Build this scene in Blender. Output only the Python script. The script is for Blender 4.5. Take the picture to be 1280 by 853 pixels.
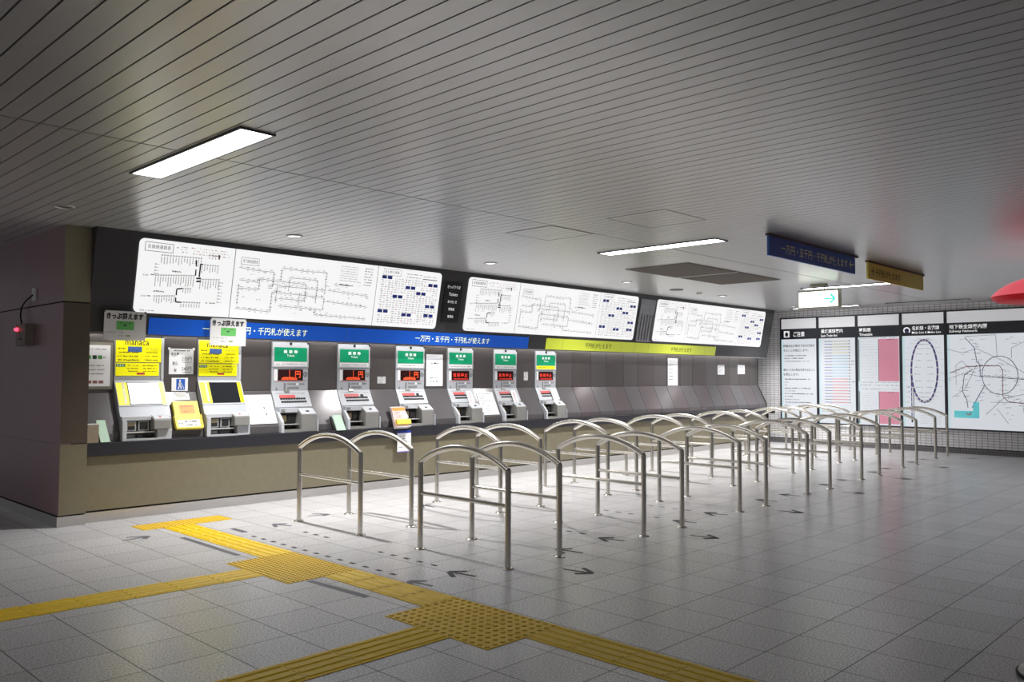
import bpy, math, random
from mathutils import Vector, Matrix

for o in list(bpy.data.objects):
    bpy.data.objects.remove(o)
SC = bpy.context.scene
COL = SC.collection
PI = math.pi
H = 2.922            # ceiling height
YW = 4.648           # front of the base under the ticket counter
XF = 13.876          # far tiled wall

# ------------------------------------------------------------------ camera
cam_data = bpy.data.cameras.new('camera')
cam = bpy.data.objects.new('camera', cam_data)
COL.objects.link(cam)
cam_data.sensor_width = 36.0
cam_data.sensor_fit = 'HORIZONTAL'
cam_data.lens = 36.0 * 1044.71 / 1280.0
cam_data.clip_start = 0.05
cam_data.clip_end = 100
YAW, PITCH, ROLL = 0.7696, 0.0411, 0.0037
fw = Vector((math.cos(YAW) * math.cos(PITCH), math.sin(YAW) * math.cos(PITCH), math.sin(PITCH)))
rt = fw.cross(Vector((0, 0, 1))).normalized()
up = rt.cross(fw)
cr, sr = math.cos(ROLL), math.sin(ROLL)
r2 = rt * cr + up * sr
u2 = up * cr - rt * sr
cam.matrix_world = Matrix(((r2.x, u2.x, -fw.x, -3.7711), (r2.y, u2.y, -fw.y, -4.1486), (r2.z, u2.z, -fw.z, 1.473), (0, 0, 0, 1)))
SC.camera = cam

# ------------------------------------------------------------------ world, exposure
world = bpy.data.worlds.new('world')
SC.world = world
world.use_nodes = True
bg = world.node_tree.nodes['Background']
bg.inputs['Color'].default_value = (0.92, 0.95, 1.0, 1)
bg.inputs['Strength'].default_value = 0.16
SC.view_settings.view_transform = 'Standard'
SC.view_settings.look = 'None'
SC.view_settings.exposure = 0.10
SC.view_settings.gamma = 1.0
SC.view_settings.use_curve_mapping = False
S_LAMP = 9.0         # recessed ceiling luminaires
S_BOARD = 0.80       # back-lit fare boards
S_POSTER = 0.62      # back-lit poster cases
S_STRIP = 15.0        # strip lights under the canopy
P_DOWN = 405.0        # watts of one downlight


def C(r, g, b):
    def f(v):
        v = v / 255.0
        return v / 12.92 if v <= 0.04045 else ((v + 0.055) / 1.055) ** 2.4
    return (f(r), f(g), f(b), 1.0)


MATS = {}


def mat(name, col=None, rough=0.5, metal=0.0, emit=None, strength=0.0, spec=0.5, noise=None, bump=None):
    """procedural principled material; noise=(scale, amount) varies the colour, bump=(scale, strength)"""
    if name in MATS:
        return MATS[name]
    m = bpy.data.materials.new(name)
    m.use_nodes = True
    nt = m.node_tree
    b = nt.nodes['Principled BSDF']
    b.inputs['Base Color'].default_value = col
    b.inputs['Roughness'].default_value = rough
    b.inputs['Metallic'].default_value = metal
    b.inputs['Specular IOR Level'].default_value = spec
    if emit is not None:
        b.inputs['Emission Color'].default_value = emit
        b.inputs['Emission Strength'].default_value = strength
    if noise or bump:
        tc = nt.nodes.new('ShaderNodeTexCoord')
    if noise:
        n = nt.nodes.new('ShaderNodeTexNoise')
        n.inputs['Scale'].default_value = noise[0]
        n.inputs['Detail'].default_value = 4
        mp = nt.nodes.new('ShaderNodeMapping')
        if len(noise) > 2:
            mp.inputs['Scale'].default_value = noise[2]
        nt.links.new(tc.outputs['Object'], mp.inputs['Vector'])
        nt.links.new(mp.outputs['Vector'], n.inputs['Vector'])
        mx = nt.nodes.new('ShaderNodeMix')
        mx.data_type = 'RGBA'
        a = noise[1]
        mx.inputs['A'].default_value = [c * (1 - a) for c in col[:3]] + [1]
        mx.inputs['B'].default_value = [min(1, c * (1 + a)) for c in col[:3]] + [1]
        nt.links.new(n.outputs['Fac'], mx.inputs['Factor'])
        nt.links.new(mx.outputs['Result'], b.inputs['Base Color'])
    if bump:
        n = nt.nodes.new('ShaderNodeTexNoise')
        n.inputs['Scale'].default_value = bump[0]
        bp = nt.nodes.new('ShaderNodeBump')
        bp.inputs['Strength'].default_value = bump[1]
        bp.inputs['Distance'].default_value = 0.01
        nt.links.new(tc.outputs['Object'], n.inputs['Vector'])
        nt.links.new(n.outputs['Fac'], bp.inputs['Height'])
        nt.links.new(bp.outputs['Normal'], b.inputs['Normal'])
    MATS[name] = m
    return m


def grid_mat(name, col, grout, pitch, off, width, axes, rough, speck=None, bumpd=0.0, spec=0.5):
    """rectangular tiles with grout lines; pitch/off/width per axis pair, in object space"""
    m = bpy.data.materials.new(name)
    m.use_nodes = True
    nt = m.node_tree
    L = nt.links.new
    b = nt.nodes['Principled BSDF']
    b.inputs['Specular IOR Level'].default_value = spec
    tc = nt.nodes.new('ShaderNodeTexCoord')
    sp = nt.nodes.new('ShaderNodeSeparateXYZ')
    L(tc.outputs['Object'], sp.inputs[0])

    def math_(op, a, bb=None):
        n = nt.nodes.new('ShaderNodeMath')
        n.operation = op
        for i, v in enumerate((a, bb)):
            if v is None:
                continue
            if isinstance(v, (int, float)):
                n.inputs[i].default_value = v
            else:
                L(v, n.inputs[i])
        return n.outputs[0]
    lines, cells = [], []
    for k in (0, 1):
        t = math_('DIVIDE', math_('SUBTRACT', sp.outputs[axes[k]], off[k]), pitch[k])
        cells.append(math_('FLOOR', t))
        fr = math_('ABSOLUTE', math_('SUBTRACT', math_('FRACT', t), 0.5))
        lines.append(math_('GREATER_THAN', fr, 0.5 - 0.5 * width[k] / pitch[k]))
    g = math_('MAXIMUM', lines[0], lines[1])
    cmb = nt.nodes.new('ShaderNodeCombineXYZ')
    L(cells[0], cmb.inputs[0])
    L(cells[1], cmb.inputs[1])
    wn = nt.nodes.new('ShaderNodeTexWhiteNoise')
    wn.noise_dimensions = '3D'
    L(cmb.outputs[0], wn.inputs['Vector'])
    var = math_('ADD', math_('MULTIPLY', wn.outputs['Value'], 0.10), 0.95)
    base = nt.nodes.new('ShaderNodeRGB')
    base.outputs[0].default_value = col
    src = base.outputs[0]
    if speck:
        n = nt.nodes.new('ShaderNodeTexNoise')
        n.inputs['Scale'].default_value = speck[0]
        n.inputs['Detail'].default_value = 3
        n.inputs['Roughness'].default_value = 0.75
        L(tc.outputs['Object'], n.inputs['Vector'])
        cr_ = nt.nodes.new('ShaderNodeValToRGB')
        cr_.color_ramp.elements[0].position = 0.36
        cr_.color_ramp.elements[1].position = 0.64
        cr_.color_ramp.elements[0].color = [c * (1 - speck[1]) for c in col[:3]] + [1]
        cr_.color_ramp.elements[1].color = [c * (1 + speck[1]) for c in col[:3]] + [1]
        L(n.outputs['Fac'], cr_.inputs[0])
        src = cr_.outputs[0]
    mv = nt.nodes.new('ShaderNodeMix')
    mv.data_type = 'RGBA'
    mv.blend_type = 'MULTIPLY'
    mv.inputs['Factor'].default_value = 1.0
    L(src, mv.inputs['A'])
    L(var, mv.inputs['B'])
    mx = nt.nodes.new('ShaderNodeMix')
    mx.data_type = 'RGBA'
    L(g, mx.inputs['Factor'])
    L(mv.outputs['Result'], mx.inputs['A'])
    mx.inputs['B'].default_value = grout
    L(mx.outputs['Result'], b.inputs['Base Color'])
    L(math_('ADD', math_('MULTIPLY', g, 0.4), rough), b.inputs['Roughness'])
    if bumpd:
        bp = nt.nodes.new('ShaderNodeBump')
        bp.inputs['Strength'].default_value = 0.6
        bp.inputs['Distance'].default_value = bumpd
        bp.invert = True
        L(g, bp.inputs['Height'])
        L(bp.outputs['Normal'], b.inputs['Normal'])
    MATS[name] = m
    return m


# ------------------------------------------------------------------ materials
mat('floor_plain', C(150, 150, 152))
FLOOR = grid_mat('granite_tile', C(212, 211, 213), C(92, 90, 90), (0.4071, 0.4121), (0.431, 0.0892), (0.0065, 0.0065), (0, 1), 0.26, speck=(95, 0.42), spec=0.5)
WTILE = grid_mat('wall_mosaic', C(236, 234, 236), C(116, 116, 119), (0.10, 0.05), (0.02, 0.01), (0.007, 0.006), (1, 2), 0.35, bumpd=0.002)
SLAT = mat('ceiling_slat', C(190, 189, 188), 0.30, 0.45, spec=0.7)
DARKGAP = mat('dark_gap', C(26, 26, 27), 0.9)
BEIGE = mat('beige_cladding', C(130, 123, 102), 0.26, 0.1, noise=(14, 0.10))
BROWN = mat('brown_cladding', C(86, 76, 66), 0.40, 0.1, noise=(10, 0.10))
PLUM = mat('plum_pink_lit_cladding', C(164, 128, 134), 0.36, 0.15, noise=(8, 0.10))  # purple-brown cladding, brightened and pinkened in its colour for reddish light falling on it
STEELB = mat('brushed_skirting', C(205, 202, 199), 0.30, 0.9, noise=(20, 0.12, (0.3, 1, 6)))
STEEL = mat('stainless_steel', C(204, 200, 192), 0.24, 1.0, noise=(30, 0.06))
PANEL = mat('grey_metal_panel', C(104, 99, 98), 0.36, 0.55, noise=(30, 0.08, (6, 1, 0.3)))
PANELB = mat('brown_metal_panel', C(98, 91, 90), 0.36, 0.55, noise=(30, 0.08, (6, 1, 0.3)))
SLOPEG = mat('grey_slope_panel', C(100, 97, 99), 0.2, 0.25, noise=(30, 0.08, (6, 1, 0.3)))
SLOPEP = mat('plum_slope_panel', C(98, 90, 93), 0.2, 0.25, noise=(30, 0.08, (6, 1, 0.3)))
GRANITE = mat('dark_granite', C(44, 44, 50), 0.30, noise=(120, 0.35))
CANOPY = mat('charcoal_canopy', C(62, 61, 63), 0.42, 0.2)
CHAR = mat('black_panel', C(28, 28, 32), 0.4)
WBOARD = mat('backlit_white', C(120, 121, 123), 0.35, emit=(1, 1, 1, 1), strength=S_BOARD)
WPOST = mat('backlit_poster', C(120, 122, 125), 0.3, emit=C(238, 243, 250), strength=S_POSTER)
PCYAN = mat('backlit_cyan_tint', C(120, 128, 130), 0.3, emit=C(214, 240, 246), strength=S_POSTER)
WBAND = mat('white_band', C(214, 214, 216), 0.3, emit=C(235, 236, 240), strength=S_POSTER * 0.55)
PINK = mat('backlit_pink', C(150, 100, 114), 0.3, emit=C(206, 136, 156), strength=S_POSTER)
TEALP = mat('backlit_teal', C(110, 200, 205), 0.3, emit=C(96, 196, 205), strength=S_POSTER * 0.9)
HEADB = mat('dark_header', C(42, 45, 54), 0.3)
INK = mat('ink_black', C(22, 22, 26), 0.6)
INKG = mat('ink_grey', C(118, 120, 124), 0.6)
INKL = mat('ink_light_grey', C(176, 178, 182), 0.6)
INKB = mat('ink_blue', C(24, 52, 160), 0.6)
INKR = mat('ink_red', C(196, 60, 64), 0.6)
INKV = mat('ink_violet', C(122, 106, 186), 0.6)
INKC = mat('ink_cyan', C(100, 175, 215), 0.6)
INKY = mat('ink_olive', C(190, 180, 90), 0.6)
WHITE = mat('white_paint', C(238, 238, 238), 0.5)
LETTER = mat('backlit_letter', C(235, 240, 200), 0.4, emit=C(225, 238, 190), strength=0.55)
LETTERW = mat('white_letter', C(240, 240, 242), 0.4, emit=(1, 1, 1, 1), strength=0.5)
BLUE = mat('blue_sign', C(16, 76, 168), 0.32, emit=C(14, 78, 184), strength=0.42)
LIME = mat('lime_sign', C(186, 196, 62), 0.32, emit=C(190, 202, 60), strength=0.30)
BLUEH = mat('blue_hanging_sign', C(52, 100, 182), 0.35)
YELH = mat('yellow_hanging_sign', C(226, 208, 78), 0.35)
LETTERH = mat('pale_letter', C(250, 250, 190), 0.5)
INKH = mat('olive_black_letter', C(52, 50, 30), 0.5)
LAMP = mat('lamp_diffuser', C(250, 250, 250), 0.4, emit=(1, 1, 1, 1), strength=S_LAMP)
STRIP = mat('strip_light', C(250, 250, 250), 0.4, emit=(1, 0.98, 0.95, 1), strength=S_STRIP)
DLON = mat('downlight_glow', C(245, 245, 245), 0.4, emit=(1, 1, 1, 1), strength=1.6)
FRAMEG = mat('grey_frame', C(92, 92, 92), 0.4, 0.4)
TRIMW = mat('pale_trim', C(196, 196, 194), 0.35, 0.3)
MGREY = mat('machine_grey', C(176, 180, 186), 0.5, 0.1, spec=0.3)
MLIGHT = mat('machine_light_grey', C(190, 193, 198), 0.5, 0.05, spec=0.3)
MMID = mat('machine_mid_grey', C(146, 145, 142), 0.4, 0.3)
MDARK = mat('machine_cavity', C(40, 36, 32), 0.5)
BRASS = mat('shutter_metal', C(176, 160, 128), 0.3, 0.8)
GREEN = mat('green_sign', C(6, 134, 92), 0.35, emit=C(6, 140, 94), strength=0.35)
YEL = mat('yellow_panel', C(244, 236, 10), 0.4, emit=C(244, 234, 8), strength=0.30)
SCRON = mat('lit_screen', C(240, 242, 245), 0.2, emit=(1, 1, 1, 1), strength=1.5)
SCROFF = mat('dark_screen', C(30, 33, 38), 0.12)
LEDB = mat('led_window', C(48, 22, 22), 0.15)
LEDR = mat('led_red', C(230, 60, 40), 0.4, emit=C(232, 60, 52), strength=0.5)
LEDO = mat('led_orange', C(240, 90, 40), 0.4, emit=C(225, 60, 34), strength=0.42)
PAPER = mat('paper_white', C(240, 241, 244), 0.6)
PAPERG = mat('paper_pale_grey', C(206, 206, 206), 0.6)
PGREEN = mat('ticket_green', C(96, 176, 92), 0.6)
PMINT = mat('leaflet_mint', C(196, 226, 204), 0.6)
PBLUE = mat('pictogram_blue', C(40, 96, 190), 0.5)
PYEL = mat('brochure_yellow', C(246, 226, 84), 0.5)
PORANGE = mat('brochure_orange', C(238, 150, 70), 0.5)
PPINK = mat('brochure_pink', C(244, 206, 204), 0.5)
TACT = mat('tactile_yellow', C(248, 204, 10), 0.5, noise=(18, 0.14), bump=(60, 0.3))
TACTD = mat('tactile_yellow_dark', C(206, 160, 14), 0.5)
TAPE = mat('black_tape', C(34, 34, 36), 0.6)
TAPEG = mat('grey_tape', C(96, 97, 104), 0.6)
EXITW = mat('exit_sign_panel', C(240, 245, 238), 0.4, emit=C(250, 255, 242), strength=1.9)
EXITG = mat('exit_sign_green', C(60, 205, 170), 0.4, emit=C(70, 225, 185), strength=1.0)
IVORY = mat('ivory_housing', C(150, 146, 124), 0.45, 0.1)
REDL = mat('red_lamp_shell', C(214, 80, 92), 0.15, emit=C(236, 96, 110), strength=0.62)
REDD = mat('red_lamp_rim', C(150, 14, 24), 0.5, emit=C(150, 12, 24), strength=0.5, spec=0.2)
RLED = mat('red_pilot', C(255, 70, 90), 0.3, emit=C(255, 60, 90), strength=3.0)
RUBBER = mat('black_rubber', C(24, 24, 26), 0.7)
DOORM = mat('dark_door', C(70, 74, 74), 0.35, 0.3)
VENTM = mat('vent_brown', C(124, 117, 111), 0.6, 0.2)
RELIEF = mat('relief_grey', C(150, 150, 154), 0.45, 0.2, noise=(9, 0.25))
CARD = mat('stone_brown_box', C(150, 136, 118), 0.6, noise=(30, 0.2))

# ------------------------------------------------------------------ geometry helpers


class Frame:
    """a flat working plane: (a, b, c) = along, up, out of the surface"""
    def __init__(s, o, u, v):
        s.o, s.u, s.v = Vector(o), Vector(u).normalized(), Vector(v).normalized()
        s.n = s.u.cross(s.v)

    def __call__(s, a, b, c=0.0):
        return s.o + s.u * a + s.v * b + s.n * c

    def shift(s, a, b, c=0.0):
        return Frame(s(a, b, c), s.u, s.v)


WORLDF = Frame((0, 0, 0), (1, 0, 0), (0, 1, 0))


class MB:
    def __init__(s, frame=None):
        s.v, s.f, s.m, s.mats, s.sm = [], [], [], [], []
        s.fr = frame or WORLDF

    def _mi(s, m):
        if m not in s.mats:
            s.mats.append(m)
        return s.mats.index(m)

    def add(s, verts, faces, m, smooth=False):
        k = len(s.v)
        s.v += [s.fr(*p) for p in verts]
        mi = s._mi(m)
        for f in faces:
            s.f.append([i + k for i in f])
            s.m.append(mi)
            s.sm.append(smooth)
        return s

    def box(s, a0, a1, b0, b1, c0, c1, m):
        v = [(a0, b0, c0), (a1, b0, c0), (a1, b1, c0), (a0, b1, c0), (a0, b0, c1), (a1, b0, c1), (a1, b1, c1), (a0, b1, c1)]
        return s.add(v, [(0, 3, 2, 1), (4, 5, 6, 7), (0, 1, 5, 4), (1, 2, 6, 5), (2, 3, 7, 6), (3, 0, 4, 7)], m)

    def rect(s, a0, a1, b0, b1, c, m):
        return s.add([(a0, b0, c), (a1, b0, c), (a1, b1, c), (a0, b1, c)], [(0, 1, 2, 3)], m)

    def poly(s, pts, c, m):
        return s.add([(p[0], p[1], c) for p in pts], [tuple(range(len(pts)))], m)

    def slab(s, pts, c0, c1, m):
        """closed outline (counter-clockwise) with thickness c0..c1"""
        n = len(pts)
        v = [(p[0], p[1], c0) for p in pts] + [(p[0], p[1], c1) for p in pts]
        f = [tuple(range(n - 1, -1, -1)), tuple(range(n, 2 * n))]
        f += [(i, (i + 1) % n, n + (i + 1) % n, n + i) for i in range(n)]
        return s.add(v, f, m)

    def stroke(s, p, q, w, c, m):
        p, q = Vector(p[:2]), Vector(q[:2])
        d = (q - p)
        if d.length < 1e-6:
            return s
        d.normalize()
        t = Vector((-d.y, d.x)) * w / 2
        return s.poly([p - t, q - t, q + t, p + t], c, m)

    def line(s, pts, w, c, m, close=False):
        pts = list(pts) + ([pts[0]] if close else [])
        for p, q in zip(pts, pts[1:]):
            s.stroke(p, q, w, c, m)
        return s

    def ring(s, cx, cy, r0, r1, c, m, n=24, a0=0, a1=2 * PI):
        v, f = [], []
        for i in range(n + 1):
            t = a0 + (a1 - a0) * i / n
            v += [(cx + r0 * math.cos(t), cy + r0 * math.sin(t), c), (cx + r1 * math.cos(t), cy + r1 * math.sin(t), c)]
        for i in range(n):
            f.append((2 * i, 2 * i + 1, 2 * i + 3, 2 * i + 2))
        return s.add(v, f, m)

    def disc(s, cx, cy, r, c, m, n=12, ry=None):
        ry = ry or r
        return s.poly([(cx + r * math.cos(2 * PI * i / n), cy + ry * math.sin(2 * PI * i / n)) for i in range(n)], c, m)

    def prism(s, prof, x0, x1, m):
        """profile in (y, z), extruded along x (world frame)"""
        n = len(prof)
        v = [(x0, p[0], p[1]) for p in prof] + [(x1, p[0], p[1]) for p in prof]
        f = [tuple(range(n)), tuple(range(2 * n - 1, n - 1, -1))]
        f += [(i, i + n, (i + 1) % n + n, (i + 1) % n) for i in range(n)]
        return s.add(v, f, m)

    def tube(s, pts, r, m, n=12, caps=True):
        pts = [Vector(p) for p in pts]
        rings, v, f = [], [], []
        up_ = Vector((0, 0, 1))
        for i, p in enumerate(pts):
            a = (pts[i] - pts[i - 1]).normalized() if i else None
            b = (pts[i + 1] - pts[i]).normalized() if i < len(pts) - 1 else None
            t = ((a + b).normalized() if a and b else (a or b))
            k = 1.0
            if a and b:
                k = 1.0 / max(0.5, t.dot(b))
            ref = up_ if abs(t.dot(up_)) < 0.9 else Vector((1, 0, 0))
            if i and 'side' in locals():
                e1 = (side - t * side.dot(t)).normalized()
            else:
                e1 = ref.cross(t).normalized()
            side = e1
            e2 = t.cross(e1)
            for j in range(n):
                w = 2 * PI * j / n
                v.append(p + (e1 * math.cos(w) + e2 * math.sin(w)) * r * (k if False else 1))
        for i in range(len(pts) - 1):
            for j in range(n):
                f.append((i * n + j, i * n + (j + 1) % n, (i + 1) * n + (j + 1) % n, (i + 1) * n + j))
        s.add(v, f, m, True)
        if caps:
            k = (len(pts) - 1) * n
            s.add(v[:n], [tuple(range(n - 1, -1, -1))], m)
            s.add(v[k:], [tuple(range(n))], m)
        return s

    def lathe(s, cx, cy, prof, m, n=32, smooth=True):
        """(r, z) profile turned about a vertical axis"""
        v, f = [], []
        for r, z in prof:
            for j in range(n):
                w = 2 * PI * j / n
                v.append((cx + r * math.cos(w), cy + r * math.sin(w), z))
        for i in range(len(prof) - 1):
            for j in range(n):
                f.append((i * n + j, i * n + (j + 1) % n, (i + 1) * n + (j + 1) % n, (i + 1) * n + j))
        return s.add(v, f, m, smooth)

    def text(s, body, a0, b0, w, h, c, m, bold=0.0, keep=False):
        vs, fs, x0, y0, tw, th = glyphs(body, bold)
        sx, sy = w / tw, h / th
        if keep:
            sx = sy = min(sx, sy)
        return s.add([(a0 + (x - x0) * sx, b0 + (y - y0) * sy, c) for x, y in vs], fs, m)

    def scribble(s, a0, a1, b, h, c, m, rnd, dens=0.75, w=None):
        """a row of tiny unreadable characters"""
        w = w or h * 0.8
        a = a0
        while a + w <= a1:
            if rnd.random() < dens:
                s.rect(a, a + w * rnd.uniform(0.55, 0.85), b + h * rnd.uniform(0, 0.25), b + h * rnd.uniform(0.7, 1.0), c, m)
            a += w
        return s

    def build(s, name, parent=None, origin=None, bevel=0.0):
        me = bpy.data.meshes.new(name)
        off = Vector(origin) if origin is not None else Vector((0, 0, 0))
        me.from_pydata([tuple(p - off) for p in s.v], [], s.f)
        for m in s.mats:
            me.materials.append(m)
        me.polygons.foreach_set('material_index', s.m)
        me.polygons.foreach_set('use_smooth', s.sm)
        me.update()
        o = bpy.data.objects.new(name, me)
        COL.objects.link(o)
        if parent is not None:
            o.parent = parent
        if origin is not None:
            o.location = off
        if bevel:
            md = o.modifiers.new('bevel', 'BEVEL')
            md.width = bevel
            md.segments = 2
            md.limit_method = 'ANGLE'
            md.angle_limit = math.radians(40)
        return o


_gl = {}


def glyphs(body, bold=0.0):
    key = (body, bold)
    if key not in _gl:
        cu = bpy.data.curves.new('text', 'FONT')
        cu.body = body
        cu.offset = bold
        cu.resolution_u = 2
        ob = bpy.data.objects.new('text', cu)
        COL.objects.link(ob)
        dg = bpy.context.evaluated_depsgraph_get()
        me = bpy.data.meshes.new_from_object(ob.evaluated_get(dg))
        vs = [(v.co.x, v.co.y) for v in me.vertices]
        fs = [tuple(p.vertices) for p in me.polygons]
        bpy.data.objects.remove(ob)
        bpy.data.curves.remove(cu)
        bpy.data.meshes.remove(me)
        xs, ys = [v[0] for v in vs], [v[1] for v in vs]
        _gl[key] = (vs, fs, min(xs), min(ys), max(xs) - min(xs), max(ys) - min(ys))
    return _gl[key]


def tag(o, label, cat, group=None, kind=None):
    o['label'] = label
    o['category'] = cat
    if group:
        o['group'] = group
    if kind:
        o['kind'] = kind
    return o


def struct(o):
    o['kind'] = 'structure'
    return o


def thing(name, loc, label, cat, group=None):
    o = bpy.data.objects.new(name, None)
    COL.objects.link(o)
    o.location = loc
    o.empty_display_size = 0.1
    return tag(o, label, cat, group)


def dup(src, loc=None, label=None, mesh=None):
    """copy of a thing together with its parts and their sub-parts"""
    r = src.copy()
    COL.objects.link(r)
    if loc is not None:
        r.location = loc
    if label:
        r['label'] = label
    for ch in list(src.children):
        c = ch.copy()
        COL.objects.link(c)
        c.parent = r
        for g in list(ch.children):
            d = g.copy()
            COL.objects.link(d)
            d.parent = c
    return r


def rounded(a0, a1, b0, b1, r, n=6):
    pts = []
    for cx, cy, t0 in ((a1 - r, b0 + r, -PI / 2), (a1 - r, b1 - r, 0), (a0 + r, b1 - r, PI / 2), (a0 + r, b0 + r, PI)):
        for i in range(n + 1):
            t = t0 + PI / 2 * i / n
            pts.append((cx + r * math.cos(t), cy + r * math.sin(t)))
    return pts


ORD = ['first', 'second', 'third', 'fourth', 'fifth', 'sixth', 'seventh', 'eighth', 'ninth', 'tenth', 'eleventh', 'twelfth', 'thirteenth', 'fourteenth']

# ================================================================== the setting
# floor, ceiling
f = MB().box(-9, 14.2, -11, 10, -0.12, 0.0, FLOOR).build('floor')
struct(f)

c = MB()
c.box(-9, 14.2, -11, 10, H + 0.03, H + 0.12, DARKGAP)
SP, SX = 0.1146, -2.3556
k0 = int((-9 - SX) / SP)
for k in range(k0, int((14.1 - SX) / SP)):
    x = SX + k * SP
    for ya, yb in ((-11, 1.143 - 0.008), (1.143 + 0.008, 10)):
        c.box(x + 0.0045, x + SP - 0.0045, ya, yb, H, H + 0.028, SLAT)
struct(c.build('ceiling'))

# far tiled wall with dark base course
w = MB()
w.box(XF, XF + 0.2, -11, 10, 0.11, H, WTILE)
struct(w.build('wall_far'))
WTD = grid_mat('base_mosaic', C(122, 120, 122), C(70, 70, 72), (0.05, 0.05), (0, 0.0), (0.006, 0.006), (1, 2), 0.4)
struct(MB().box(XF - 0.005, XF + 0.2, -11, 10, 0.0, 0.098, WTD).box(XF - 0.008, XF + 0.2, -11, 10, 0.098, 0.112, DARKGAP).build('baseboard_far'))

# corner pier and the side wall running back from it
p = MB()
for z0, z1, m in ((0.11, 0.787, BEIGE), (0.795, 2.165, BROWN), (2.178, H, BEIGE)):
    p.box(-0.997, -0.752, 4.58, 4.90, z0, z1, m)
p.box(-0.99, -0.76, 4.59, 4.90, 0.09, H, DARKGAP)
for z0, z1 in ((0.11, 0.787), (0.789, 2.165), (2.178, H)):
    p.box(-1.0, -0.9, 4.5825, 6.82, z0, z1, PLUM)
p.box(-0.985, -0.9, 4.60, 6.82, 0.08, H, DARKGAP)
struct(p.build('wall_left'))
struct(MB().box(-1.012, -0.752, 4.572, 6.84, 0.0, 0.098, STEELB).build('baseboard_left'))
# dark doorway at the end of the side wall
d = MB()
d.box(-1.0, -0.9, 6.82, 10, 2.16, H, PLUM)
struct(d.build('trim_1'))
d = MB().box(-0.97, -0.92, 6.90, 9.9, 0.0, 2.08, DOORM)
d_o = struct(d.build('door_1'))
fr = MB()
fr.box(-1.03, -0.9, 6.82, 6.845, 0.0, 2.16, RUBBER).box(-1.03, -0.9, 6.845, 6.90, 0.0, 2.16, FRAMEG).box(-1.02, -0.9, 6.90, 9.9, 2.08, 2.16, RUBBER)
fr.build('door_frame', d_o)

# ticket wall: base, backing
b = MB()
b.prism([(YW, 0.115), (YW, 0.648), (4.95, 0.648), (4.95, 0.115)], -0.752, 13.37, BEIGE)
b.box(-0.752, 13.37, YW + 0.02, 4.95, 0.08, 0.115, DARKGAP)
b.box(13.36, 13.40, 4.62, 5.0, 0.0, 0.648, RUBBER)
struct(b.build('wall_base'))
wb = struct(MB().box(-0.752, 13.40, 4.905, 5.05, 0.79, H, CANOPY).build('wall_back'))
struct(MB().box(-0.752, 13.37, YW - 0.004, YW + 0.05, 0.0, 0.098, STEELB).build('baseboard_back'))
# end cheek of the recess
ck = MB()
ck.prism([(4.655, 0.785), (4.652, 0.872), (4.862, 1.285), (4.862, 1.872), (4.905, 1.872), (4.905, 0.785)], 13.372, 13.392, RUBBER)
struct(ck.build('trim_2'))

# cladding of the recess: upright panels and sloping panels between the machine bays
bays = [-0.41, 0.485] + [1.40 + 0.93 * k for k in range(13)]
bw = [0.51, 0.515] + [0.5] * 13
spans = []
x = -0.752
for i, (b0, ww) in enumerate(zip(bays, bw)):
    spans.append((x, b0, 0))
    if i >= 8:
        spans.append((b0, b0 + ww, 1))
    x = b0 + ww
spans.append((x, 13.372, 0))
for x0, x1, blank in spans:
    g = 0.003
    MB().box(x0 + g, x1 - g, 4.866, 4.90, 1.285, 1.92, PANELB if blank else PANEL).build('upright_panel', wb)
    q = MB().prism([(4.90, 1.28), (4.866, 1.28), (4.66, 0.868), (4.66, 0.787), (4.90, 0.787)], x0 + g, x1 - g, SLOPEP if blank else SLOPEG)
    q.build('sloping_panel', wb, bevel=0.003)

# ------------------------------------------------------------------ granite ledge
ct = MB()
xs = [-0.752, -0.28, 1.05, 2.4, 3.75, 5.1, 6.45, 7.8, 9.15, 10.5, 11.85, 13.37]
for x0, x1 in zip(xs, xs[1:]):
    ct.prism([(4.60, 0.66), (4.597, 0.782), (4.60, 0.785), (4.90, 0.785), (4.90, 0.655), (4.602, 0.655)], x0 + 0.001, x1 - 0.001, GRANITE)
ct.box(-0.75, 13.36, 4.61, 4.9, 0.655, 0.78, RUBBER)
tag(ct.build('counter_ledge'), 'long dark granite ledge running under all the ticket machines', 'counter')
# end bracket
e = MB().box(13.372, 13.47, 4.50, 4.66, 0.66, 0.76, RUBBER)
tag(e.build('ledge_bracket', bevel=0.008), 'black block at the far end of the dark granite ledge', 'bracket')

# ------------------------------------------------------------------ canopy over the machines
FAS = Frame((0, 4.647, 1.876), (1, 0, 0), (0, -0.19, 1))
cn = MB().prism([(4.647, 1.895), (4.66, 1.876), (4.675, 1.876), (4.675, 1.925), (4.904, 1.925), (4.904, H), (4.449, H)], -0.752, 13.39, CANOPY)
cn.box(-0.75, 13.38, 4.657, 4.667, 1.871, 1.877, TRIMW)
tag(cn.build('sign_canopy'), 'long charcoal canopy leaning out above the machines and carrying the fare boards', 'canopy')
for i, (x0, x1, wd) in enumerate(((-0.74, 3.9, 'left'), (3.95, 8.6, 'middle'), (8.65, 13.35, 'right'))):
    t = thing('strip_lamp', (x0, 4.75, 1.902), f'thin white strip light under the {wd} third of the canopy', 'lamp', 'strip lights under the canopy')
    MB().box(0, x1 - x0, -0.014, 0.014, -0.002, 0.006, STRIP).build('diffuser', t)
    MB().box(0, x1 - x0, -0.018, 0.018, 0.006, 0.022, TRIMW).build('housing', t)

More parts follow.
